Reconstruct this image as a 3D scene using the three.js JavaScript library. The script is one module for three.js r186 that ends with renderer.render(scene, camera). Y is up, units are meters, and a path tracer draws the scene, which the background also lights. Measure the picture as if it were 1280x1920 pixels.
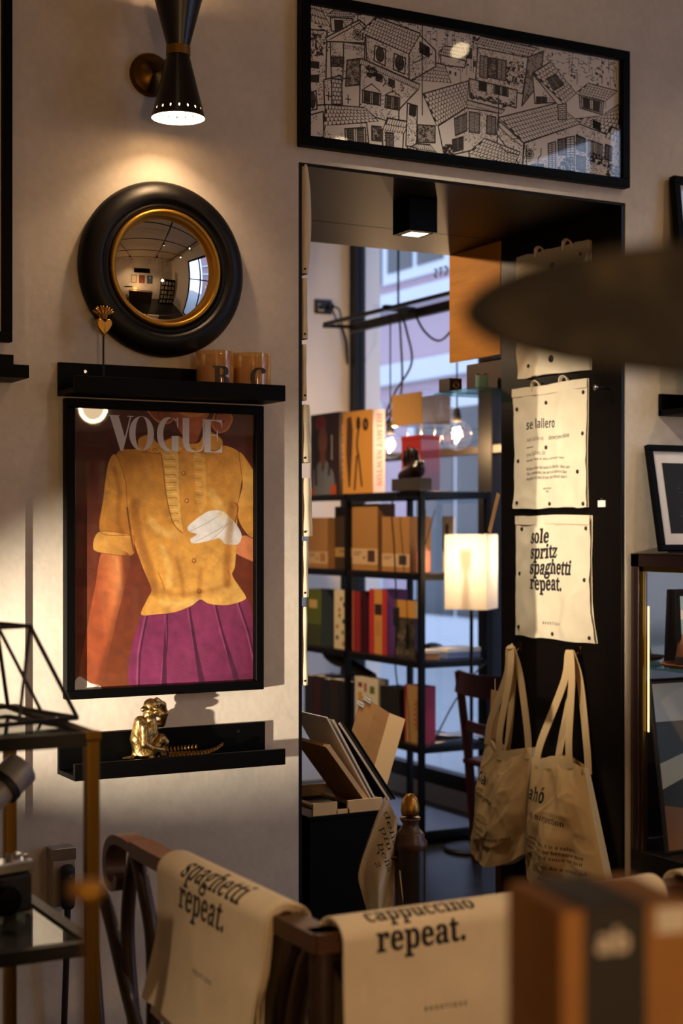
import * as THREE from 'three';
import { RoundedBoxGeometry } from 'three/addons/geometries/RoundedBoxGeometry.js';
import { mergeGeometries, mergeVertices } from 'three/addons/utils/BufferGeometryUtils.js';
import { MarchingCubes } from 'three/addons/objects/MarchingCubes.js';
import { FontLoader } from 'three/addons/loaders/FontLoader.js';
import { TextGeometry } from 'three/addons/geometries/TextGeometry.js';

// ---------- camera, sky, exposure ----------
// The wall with the poster is the plane z = 0 (x to the right, y up); the room is at z > 0, the back room at z < 0.
const scene = new THREE.Scene();
const camera = new THREE.PerspectiveCamera(THREE.MathUtils.radToDeg(2 * Math.atan(960 / 2900)), 2 / 3, 0.05, 200);
camera.position.set(-1.964, 1.5, 3.633);
camera.lookAt(-1.964 + Math.sin(0.49567), 1.5, 3.633 - Math.cos(0.49567));
camera.setViewOffset(1280, 1920, 0, -30, 1280, 1920);      // a level camera with the lens shifted a little
camera.focus = 3.75; camera.userData.fStop = 3.6;
const renderer = new THREE.WebGLRenderer();
renderer.toneMapping = THREE.LinearToneMapping;
renderer.toneMappingExposure = 0.94;
renderer.shadowMap.enabled = true;
scene.background = new THREE.Color().setRGB(1.55, 2.05, 3.0);   // dull blue evening sky over the street

// lamp colours
const WARM = new THREE.Color().setRGB(1, 0.69, 0.42), SOFTWHITE = new THREE.Color().setRGB(1, 0.86, 0.68), AMBER = new THREE.Color().setRGB(1, 0.6, 0.28);

// ---------- helpers ----------
let seed = 12345;
const rnd = () => { seed = (seed * 1664525 + 1013904223) >>> 0; return seed / 4294967296; };
const rr = (a, b) => a + (b - a) * rnd();
const V = (x, y, z) => new THREE.Vector3(x, y, z);
const taken = new Map();
function numbered(name) { const n = taken.get(name) || 0; taken.set(name, n + 1); return n ? name + '_' + String(n).padStart(3, '0') : name; }
function uvm(g, s = 1) {            // uv in metres from the face's own axes
  if (g.index) g = g.toNonIndexed();
  const p = g.attributes.position, n = g.attributes.normal, uv = new Float32Array(p.count * 2);
  for (let i = 0; i < p.count; i++) {
    const ax = Math.abs(n.getX(i)), ay = Math.abs(n.getY(i)), az = Math.abs(n.getZ(i));
    const x = p.getX(i), y = p.getY(i), z = p.getZ(i);
    const q = az >= ax && az >= ay ? [x, y] : ax >= ay ? [z, y] : [x, z];
    uv[2 * i] = q[0] / s; uv[2 * i + 1] = q[1] / s;
  }
  g.setAttribute('uv', new THREE.BufferAttribute(uv, 2));
  return g;
}
const box = (w, h, d, r = 0) => uvm(r ? new RoundedBoxGeometry(w, h, d, 2, Math.min(r, w / 2.01, h / 2.01, d / 2.01)) : new THREE.BoxGeometry(w, h, d));
const span = (x0, x1, y0, y1, z0, z1, r = 0) => box(x1 - x0, y1 - y0, z1 - z0, r).translate((x0 + x1) / 2, (y0 + y1) / 2, (z0 + z1) / 2);
const wspan = (...a) => uvm(span(...a));    // uv follows world position
const cyl = (r0, r1, h, n = 32, open = false) => new THREE.CylinderGeometry(r0, r1, h, n, 1, open);
const lathe = (pts, n = 48) => new THREE.LatheGeometry(pts.map(([x, y]) => new THREE.Vector2(x, y)), n);
const curve = (pts, closed = false) => new THREE.CatmullRomCurve3(pts.map((p) => V(...p)), closed, 'catmullrom', 0.5);
const tube = (pts, r, n = 40, m = 8, closed = false) => new THREE.TubeGeometry(curve(pts, closed), n, r, m, closed);
function bar(a, b, w, h = w) {      // straight rectangular bar between two points
  const d = V(...b).sub(V(...a)), g = new RoundedBoxGeometry(w, h, d.length(), 1, Math.min(w, h) * 0.15);
  g.lookAt(d); const c = V(...a).add(V(...b)).multiplyScalar(0.5); g.translate(c.x, c.y, c.z); return uvm(g);
}
const merge = (list) => mergeGeometries(list.map((g) => { const q = g.index ? g.toNonIndexed() : g; for (const k of Object.keys(q.attributes)) if (!['position', 'normal', 'uv'].includes(k)) q.deleteAttribute(k); return q; }));
function grid(nu, nv, f, flip = false) {    // surface f(u, v) -> [x, y, z]
  const p = [], uv = [], idx = [];
  for (let j = 0; j <= nv; j++) for (let i = 0; i <= nu; i++) { p.push(...f(i / nu, j / nv)); uv.push(i / nu, 1 - j / nv); }
  for (let j = 0; j < nv; j++) for (let i = 0; i < nu; i++) { const a = j * (nu + 1) + i, b = a + 1, c = a + nu + 1, d = c + 1; flip ? idx.push(a, b, c, b, d, c) : idx.push(a, c, b, b, c, d); }
  const g = new THREE.BufferGeometry(); g.setAttribute('position', new THREE.Float32BufferAttribute(p, 3)); g.setAttribute('uv', new THREE.Float32BufferAttribute(uv, 2)); g.setIndex(idx); g.computeVertexNormals(); return g;
}
function strip(pts, w, t, across, n = 40, roll = null) {   // flat band of width w (along "across") and thickness t swept along a curve
  const c = curve(pts), P = [], idx = [], A = V(...across).normalize();
  for (let i = 0; i <= n; i++) {
    const p = c.getPointAt(i / n), tg = c.getTangentAt(i / n);
    let a = A.clone(); if (roll) a.applyAxisAngle(tg, roll(i / n));
    const nn = tg.clone().cross(a).normalize(); a = nn.clone().cross(tg).normalize();
    for (const [s, q] of [[-1, -1], [1, -1], [1, 1], [-1, 1]]) { const v = p.clone().addScaledVector(a, s * w / 2).addScaledVector(nn, q * t / 2); P.push(v.x, v.y, v.z); }
  }
  for (let i = 0; i < n; i++) for (let k = 0; k < 4; k++) { const a = i * 4 + k, b = i * 4 + (k + 1) % 4, d = a + 4, e = b + 4; idx.push(a, b, d, b, e, d); }
  const o = n * 4; idx.push(0, 2, 1, 0, 3, 2, o, o + 1, o + 2, o, o + 2, o + 3);
  let g = new THREE.BufferGeometry(); g.setAttribute('position', new THREE.Float32BufferAttribute(P, 3)); g.setIndex(idx); g = g.toNonIndexed(); g.computeVertexNormals(); return uvm(g);
}
function add(parent, name, geo, mat, pos, rot) {
  const m = new THREE.Mesh(geo, mat); m.name = parent === scene ? numbered(name) : name; m.castShadow = m.receiveShadow = true;
  if (pos) m.position.set(...pos); if (rot) m.rotation.set(...rot); parent.add(m); return m;
}
function tag(o, label, category, group) { o.userData.label = label; o.userData.category = category; if (group) o.userData.group = group; return o; }
function thing(name, label, category, pos = [0, 0, 0], turn = 0, group) {
  const o = new THREE.Group(); o.name = numbered(name); o.position.set(...pos); o.rotation.y = turn; scene.add(o); return tag(o, label, category, group);
}
const one = (name, geo, mat, label, category, pos, rot, group) => tag(add(scene, name, geo, mat, pos, rot), label, category, group);
function struct(name, geo, mat, pos) { const m = add(scene, name, geo, mat, pos); m.userData.kind = 'structure'; return m; }
function spot(parent, pos, target, intensity, angle, penumbra, color, radius = 1) {
  const l = new THREE.SpotLight(color, intensity, 0, angle, penumbra, 2); l.position.set(...pos); l.target.position.set(...target);
  l.castShadow = true; l.shadow.radius = radius; parent.add(l, l.target); return l;
}
function point(parent, pos, intensity, color, radius = 1) { const l = new THREE.PointLight(color, intensity, 0, 2); l.position.set(...pos); l.castShadow = true; l.shadow.radius = radius; parent.add(l); return l; }

// ---------- textures ----------
const LAT = new Float32Array(65536); for (let i = 0; i < 65536; i++) LAT[i] = rnd();
function vn(x, y, per) { const xi = Math.floor(x), yi = Math.floor(y), fx = x - xi, fy = y - yi, s = fx * fx * (3 - 2 * fx), t = fy * fy * (3 - 2 * fy), w = (a, b) => LAT[(((a % per) + per) % per) * 256 + (((b % per) + per) % per)]; const a = w(xi, yi), b = w(xi + 1, yi), c = w(xi, yi + 1), d = w(xi + 1, yi + 1); return (a + (b - a) * s) + ((c + (d - c) * s) - (a + (b - a) * s)) * t; }
function fbm(u, v, per, oct) { let a = 0.5, s = 0, n = 0; for (let o = 0; o < oct; o++) { s += a * vn(u * per, v * per, Math.min(per, 256)); n += a; a *= 0.55; per *= 2; if (per > 256) break; } return s / n; }
function dataTex(n, f, srgb = true, rep = 1) {
  const d = new Uint8Array(n * n * 4);
  for (let y = 0; y < n; y++) for (let x = 0; x < n; x++) { const c = f(x / n, y / n), i = (y * n + x) * 4; d[i] = c[0]; d[i + 1] = c[1]; d[i + 2] = c[2]; d[i + 3] = 255; }
  const t = new THREE.DataTexture(d, n, n); t.magFilter = THREE.LinearFilter; t.wrapS = t.wrapT = THREE.RepeatWrapping; if (srgb) t.colorSpace = THREE.SRGBColorSpace; t.repeat.set(rep, rep); t.needsUpdate = true; return t;
}
function canvasTex(w, h, draw) {
  const c = document.createElement('canvas'); c.width = w; c.height = h; const g = c.getContext('2d'); draw(g, w, h);
  const t = new THREE.CanvasTexture(c); t.colorSpace = THREE.SRGBColorSpace; return t;
}
const cl = (v) => Math.max(0, Math.min(255, v));
const tint = (c, k, d = 0) => [cl(c[0] * k + d), cl(c[1] * k + d), cl(c[2] * k + d)];
// trowelled lime plaster: broad patches, fine grain, some hairline scratches
const plasterTex = dataTex(1024, (u, v) => { const a = fbm(u, v, 3, 3), b = fbm(u + 0.3, v, 24, 3), c = fbm(u, v + 0.2, 128, 2); const k = 0.86 + 0.2 * a + 0.07 * b + 0.05 * c; return [cl(203 * k), cl(192 * k + 2 * a), cl(177 * k - 8 * (a - 0.5))]; }, true, 1 / 1.9);
const plasterBump = dataTex(1024, (u, v) => { const k = 255 * (0.55 * fbm(u, v, 6, 3) + 0.3 * fbm(u, v, 40, 2) + 0.15 * fbm(u, v, 200, 1)); return [k, k, k]; }, false, 1 / 1.9);
const grainTex = (base, amp, stretch) => dataTex(512, (u, v) => { const k = 1 - amp / 2 + amp * (0.6 * vn(u * 8, v * 8 * stretch, 8 * stretch) + 0.4 * vn(u * 16, v * 32 * stretch, 256)); return tint(base, k); });
const weaveBump = dataTex(256, (u, v) => { const k = 127 + 60 * (Math.sin(u * 64 * 6.2832) * (Math.sin(v * 64 * 6.2832) > 0 ? 1 : -1)) + 60 * (fbm(u, v, 64, 2) - 0.5); return [cl(k), cl(k), cl(k)]; }, false, 12);

// ---------- materials ----------
const std = (color, roughness = 0.6, o = {}) => new THREE.MeshStandardMaterial({ color, roughness, ...o });
const phy = (color, roughness = 0.6, o = {}) => new THREE.MeshPhysicalMaterial({ color, roughness, ...o });
const glow = (color, k) => std(0x111111, 0.6, { emissive: color, emissiveIntensity: k });
const M = {
  plaster: std(0xffffff, 0.92, { map: plasterTex, bumpMap: plasterBump, bumpScale: 0.0022 }),
  backPlaster: std(0xe2e0dd, 0.9, { bumpMap: plasterBump, bumpScale: 0.0015 }),
  ceiling: std(0xb9aa97, 0.95), floor: std(0x1c1a1a, 0.35),
  blackWood: phy(0x090706, 0.42, { specularIntensity: 0.5 }), jambWood: phy(0x0c0705, 0.4, { specularIntensity: 0.5 }), soffit: phy(0x17100c, 0.5, { specularIntensity: 0.3 }),
  blackFrame: phy(0x040404, 0.5, { specularIntensity: 0.15 }), blackMetal: std(0x0d0d0e, 0.45, { metalness: 0.3 }), steel: phy(0x08080a, 0.4, { specularIntensity: 0.5 }),
  ochre: phy(0xffffff, 0.55, { specularIntensity: 0.3, map: grainTex([186, 122, 22], 0.16, 6) }),
  brass: std(0x8a6a2c, 0.3, { metalness: 1 }), agedBrass: std(0x5e421c, 0.34, { metalness: 1 }), gold: std(0xb08440, 0.33, { metalness: 1 }), goldLeaf: std(0xa97c2c, 0.42, { metalness: 0.9 }),
  mirror: std(0xe8e6e2, 0.015, { metalness: 1 }), chrome: std(0xb9bcc2, 0.18, { metalness: 1 }),
  glass: phy(0xffffff, 0.02, { transmission: 1, thickness: 0, ior: 1.45 }), greenGlass: phy(0xd8f2e8, 0.03, { transmission: 1, thickness: 0, ior: 1.5 }),
  cellophane: phy(0xf4f6ff, 0.08, { transmission: 0.95, thickness: 0, ior: 1.4 }),
  canvas: std(0xe2d2b4, 0.95, { bumpMap: weaveBump, bumpScale: 0.0006 }),
  kraft: std(0xffffff, 0.85, { map: grainTex([178, 134, 84], 0.14, 2) }), kraftPale: std(0xd8b98c, 0.85), card: std(0x2b2420, 0.8), white: std(0xe9e6df, 0.7), paper: std(0xe4dccb, 0.9), greyCard: std(0x8d8880, 0.8),
  walnut: phy(0xffffff, 0.38, { map: grainTex([74, 45, 26], 0.4, 5), clearcoat: 0.3, clearcoatRoughness: 0.3 }), darkWalnut: phy(0xffffff, 0.4, { map: grainTex([46, 27, 17], 0.4, 5), clearcoat: 0.3 }), postWood: phy(0x160a06, 0.35, { clearcoat: 0.4, clearcoatRoughness: 0.25 }),
  redWood: phy(0x3c0a0e, 0.4), blackRubber: std(0x0a0a0a, 0.6), blackPaint: phy(0x030303, 0.5, { specularIntensity: 0.18 }), plinth: phy(0x040405, 0.5, { specularIntensity: 0.2 }),
  socket: std(0x1a1816, 0.5), pins: std(0x3a2614, 0.4, { metalness: 0.7 }),
};
// ---------- the setting ----------
// the wall with the poster, pierced by the deep doorway
{
  const w = struct('wall_back', merge([wspan(-3.6, -0.128, 0, 4, -0.633, 0), wspan(0.957, 2.5, 0, 4, -0.633, 0), wspan(-0.128, 0.957, 2.463, 4, -0.633, 0)]), M.plaster);
  struct('wall_pier', wspan(-3.6, -0.868, 0, 4, 0, 0.014), M.plaster);
  const d = struct('door_1', span(0.945, 0.957, 0.0, 2.455, -0.633, -0.004, 0.001), M.jambWood);
  add(d, 'jamb_panel', span(-0.128, -0.116, 0, 2.455, -0.633, -0.004), M.jambWood);
  add(d, 'soffit_panel', span(-0.128, 0.957, 2.4552, 2.463, -0.633, -0.004, 0.001), M.soffit);
  add(d, 'soffit_panel', span(-0.4, 0.957, 2.4545, 2.463, -0.953, -0.634, 0.001), M.soffit);
  add(d, 'side_panel', span(0.945, 0.957, 2.078, 2.4544, -0.953, -0.637, 0.001), M.ochre);
  add(d, 'wooden_edge', span(0.945, 0.972, 0.0, 0.66, -0.668, -0.635, 0.002), std(0x5a2d14, 0.5));
}
struct('floor', wspan(-3.8, 2.7, -0.12, 0, -4.8, 6.7), M.floor);
struct('ceiling', wspan(-3.8, 2.7, 4, 4.2, -4.8, 6.7), M.ceiling);
struct('wall_left', merge([wspan(-3.8, -3.6, 0, 4, -0.633, 6.7), wspan(-2.7, -2.5, 0, 4, -4.8, -0.633)]), M.plaster);
struct('wall_front', wspan(-3.8, 2.7, 0, 4, 6.5, 6.7), M.plaster);
struct('wall_far', wspan(-2.5, 2.5, 0, 4, -4.8, -4.55), M.backPlaster);
// street side: two tall shop windows
struct('wall_right', merge([wspan(2.5, 2.7, 0, 0.1, -4.8, 6.7), wspan(2.5, 2.7, 3.42, 4, -4.8, 6.7), wspan(2.5, 2.7, 0.1, 3.42, -4.8, -4.5), wspan(2.5, 2.7, 0.1, 3.42, -1.15, 1.0), wspan(2.5, 2.7, 0.1, 3.42, 3.4, 6.7)]), M.backPlaster);
function shopWindow(name, z0, z1, posts, rails) {
  const w = new THREE.Group(); w.name = numbered(name); w.userData.kind = 'structure'; scene.add(w);
  add(w, 'window_frame', merge([span(2.5, 2.57, 0.1, 0.18, z0, z1), span(2.5, 2.57, 3.34, 3.42, z0, z1), span(2.5, 2.57, 0.1, 3.42, z0, z0 + 0.07), span(2.5, 2.57, 0.1, 3.42, z1 - 0.07, z1)]), M.steel);
  for (const [a, b] of posts) add(w, 'mullion', span(2.5, 2.58, 0.18, 3.34, a, b, 0.004), M.steel);
  for (const [y, h] of rails) add(w, 'transom', span(2.505, 2.56, y, y + h, z0 + 0.07, z1 - 0.07, 0.004), std(0x2a1e18, 0.4));
  const cuts = [z0 + 0.07, ...posts.flat(), z1 - 0.07];
  for (let i = 0; i < cuts.length; i += 2) add(w, 'pane', span(2.53, 2.536, 0.18, 3.34, cuts[i], cuts[i + 1]), M.glass);
  return w;
}
const win1 = shopWindow('window_1', -4.52, -1.15, [[-3.13, -3.0], [-2.1, -2.03]], [[1.885, 0.045]]);
shopWindow('window_2', 1.0, 3.4, [[2.17, 2.23]], [[2.3, 0.05]]);
{ // lettering on the outside of the glass, read from the street
  const sans = await new FontLoader().loadAsync('fonts/droid/droid_sans_bold.typeface.json'), ink = std(0x14141a, 0.7);
  let z = -3.375; for (const ch of 'DICTS') { const q = new TextGeometry(ch, { font: sans, size: 0.052, depth: 0.002, curveSegments: 6 }); q.computeBoundingBox(); const w = q.boundingBox.max.x; q.rotateY(Math.PI / 2); add(win1, 'letter', q, ink, [2.5365, 2.876, z]); z -= w + 0.014; }
}
// the street outside
struct('ground', wspan(2.7, 16, -0.25, -0.1, -24, 16), std(0x8d9096, 0.75));
{
  const pink = std(0xa78f9a, 0.9), stone = std(0xc3c4c9, 0.85), shut = std(0x6d7785, 0.6), dark = std(0x20242b, 0.2);
  const b = thing('street_building', 'mauve plastered building with pale cornices across the street', 'building', [8.5, -0.1, -8]);
  add(b, 'wall', span(0, 0.4, 0, 9.5, -14, 14), pink);
  for (const [y, h, d] of [[3.5, 0.28, 0.12], [4.5, 0.22, 0.14], [8.6, 0.3, 0.25]]) add(b, 'cornice', span(-d, 0.02, y, y + h, -14, 14, 0.02), stone);
  for (let k = -3; k < 5; k++) {
    const z = -5.6 + k * 3.0;
    const wn = add(b, 'window', span(-0.06, 0.02, 4.86, 7.0, z - 0.85, z + 0.85), stone); add(wn, 'pane', span(-0.075, -0.05, 5.0, 6.9, z - 0.7, z - 0.06), dark); add(wn, 'pane', span(-0.075, -0.05, 5.0, 6.9, z + 0.06, z + 0.7), dark);
    add(wn, 'shutter', span(-0.09, -0.03, 4.9, 7.0, z - 1.35, z - 0.88), shut); add(wn, 'shutter', span(-0.09, -0.03, 4.9, 7.0, z + 0.88, z + 1.35), shut);
    const sh = add(b, 'shop_front', span(-0.05, 0.02, 0, 3.3, z - 0.2, z + 2.1), stone); add(sh, 'shop_pane', span(-0.07, -0.04, 0.5, 3.1, z, z + 0.92), dark); add(sh, 'shop_pane', span(-0.07, -0.04, 0.5, 3.1, z + 1.0, z + 1.92), dark);
  }
}
{ // parked scooter beyond the lower panes
  const s = thing('motor_scooter', 'dark parked scooter with chrome headlamps and red tail outside the window', 'scooter', [4.25, -0.1, -4.9], 0.5);
  const paint = phy(0x2b3440, 0.25, { clearcoat: 1 }), red = phy(0x8a0d18, 0.35);
  for (const x of [-0.62, 0.62]) { const w = add(s, 'wheel', new THREE.TorusGeometry(0.2, 0.06, 10, 28), M.blackRubber, [x, 0.26, 0]); add(w, 'hub', cyl(0.1, 0.1, 0.08, 20).rotateX(Math.PI / 2), M.chrome); }
  add(s, 'body', merge([new THREE.SphereGeometry(0.36, 24, 14).scale(1.25, 0.75, 0.5).translate(0.45, 0.6, 0), box(0.6, 0.08, 0.34, 0.03).translate(-0.1, 0.32, 0), box(0.07, 0.75, 0.42, 0.03).rotateZ(0.25).translate(-0.46, 0.62, 0)]), paint);
  add(s, 'mudguard', new THREE.SphereGeometry(0.29, 24, 12, 0, 6.283, 0, 1.5).scale(1, 1, 0.42).translate(-0.62, 0.28, 0), M.chrome);
  add(s, 'seat', box(0.75, 0.12, 0.3, 0.05).translate(0.4, 0.92, 0), M.blackRubber);
  add(s, 'handlebar', tube([[-0.45, 1.1, -0.36], [-0.52, 1.08, -0.15], [-0.52, 1.08, 0.15], [-0.45, 1.1, 0.36]], 0.018), M.chrome);
  for (const z of [-0.1, 0.12]) add(s, 'headlamp', new THREE.SphereGeometry(0.1, 20, 12).translate(-0.55, 0.98, z), M.chrome);
  add(s, 'tail', box(0.12, 0.22, 0.22, 0.05).translate(0.92, 0.68, 0), red);
}

// ---------- poster, roof picture, wall shelves, mirror, sconce ----------
const POSTER={"arm":[[160,720],[296,733],[285,868],[238,1052],[192,1235],[140,1410],[38,1368],[81,1085],[121,891]],"cuffglove":[[-19,1443],[6,1385],[38,1353],[96,1389],[144,1403],[150,1447]],"body":[[231,233],[342,196],[421,177],[500,202],[606,187],[717,189],[827,167],[921,204],[938,316],[913,483],[906,650],[896,802],[879,852],[921,916],[960,977],[896,1004],[827,1012],[744,1002],[696,979],[646,1010],[554,1041],[460,1049],[367,1049],[400,970],[423,920],[381,820],[342,720],[304,598],[290,500]],"sleeveL":[[227,229],[187,279],[162,452],[146,623],[290,641],[313,623],[292,500],[279,352]],"cuffL":[[140,623],[110,712],[198,737],[317,743],[327,698],[315,641]],"sleeveR":[[919,202],[977,258],[1023,354],[1038,623],[987,652],[927,585],[906,496],[938,369]],"neck":[[519,-37],[554,54],[583,104],[627,152],[675,150],[704,81],[750,-2],[771,-48]],"chin":[[554,-40],[569,-2],[621,23],[690,19],[744,-8],[771,-48]],"hairL":[[394,-33],[421,21],[467,56],[519,58],[554,23],[560,-40]],"hairR":[[737,-33],[777,2],[760,54],[798,98],[848,83],[879,25],[854,-12],[813,-37]],"collar":[[354,144],[421,121],[460,162],[567,123],[621,158],[690,154],[729,92],[813,129],[819,173],[744,206],[606,208],[473,219],[360,202]],"skirt":[[369,1047],[460,1052],[554,1041],[646,1012],[696,981],[744,1006],[827,1014],[896,1006],[963,979],[998,1085],[1023,1445],[331,1449]],"wrist":[[854,700],[946,643],[1029,687],[1029,785],[938,758]],"glove":[[623,604],[638,583],[708,533],[756,512],[819,514],[875,554],[921,610],[935,652],[913,689],[879,693],[835,687],[806,658],[750,670],[696,681],[650,683],[640,660],[675,637],[633,623]],"ruffleL":[[479,212],[567,210],[575,398],[587,548],[596,623],[548,573],[519,485],[502,373],[494,275]],"ruffleR":[[660,221],[719,231],[729,383],[727,485],[690,523],[667,371]],"placket":[[587,210],[650,208],[667,396],[669,573],[621,623],[596,598],[583,398]],"pl1":[[500,1054],[502,1183],[479,1410]],"pl2":[[627,1024],[665,1226],[702,1412]],"pl3":[[777,1010],[827,1195],[910,1414]],"pl4":[[910,1004],[967,1162],[1002,1303]],"pl0":[[392,1052],[354,1241],[346,1414]],"b":[[602,319],[619,462],[660,775],[690,935]],"f1":[[896,471],[913,496],[896,573]],"f2":[[460,835],[483,885],[494,922]],"f3":[[854,827],[865,866],[854,885]],"f4":[[290,500],[308,623],[325,720]],"f5":[[479,225],[502,423],[540,573],[594,629]],"V1":[[196,29],[244,29],[283,154],[265,208],[254,208]],"V2":[[306,31],[313,31],[269,208],[260,208]],"Vs1":[[190,27],[250,27],[250,31],[190,31]],"Vs2":[[290,29],[327,29],[327,33],[290,33]],"Oc":[[369,117],[437,115],[369,206]],"Oi":[[369,117],[402,117],[369,204]],"Gc":[[517,117],[581,117],[517,206]],"Gi":[[540,117],[592,115],[540,202]],"Gb":[[535,125],[573,125],[573,204],[535,204]],"Gs":[[563,29],[571,29],[571,87],[565,73]],"U1":[[596,29],[633,29],[633,158],[642,189],[675,208],[654,208],[621,202],[602,177],[596,146]],"U2":[[710,31],[717,31],[717,169],[704,198],[675,208],[669,206],[698,192],[710,167]],"E1":[[719,33],[756,33],[756,206],[719,206]],"E2":[[719,33],[821,33],[821,79],[813,52],[785,40],[719,40]],"E3":[[719,206],[821,206],[821,160],[810,185],[781,200],[719,200]],"E4":[[754,112],[788,110],[794,85],[796,85],[796,148],[794,148],[788,117],[754,119]]};
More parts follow.
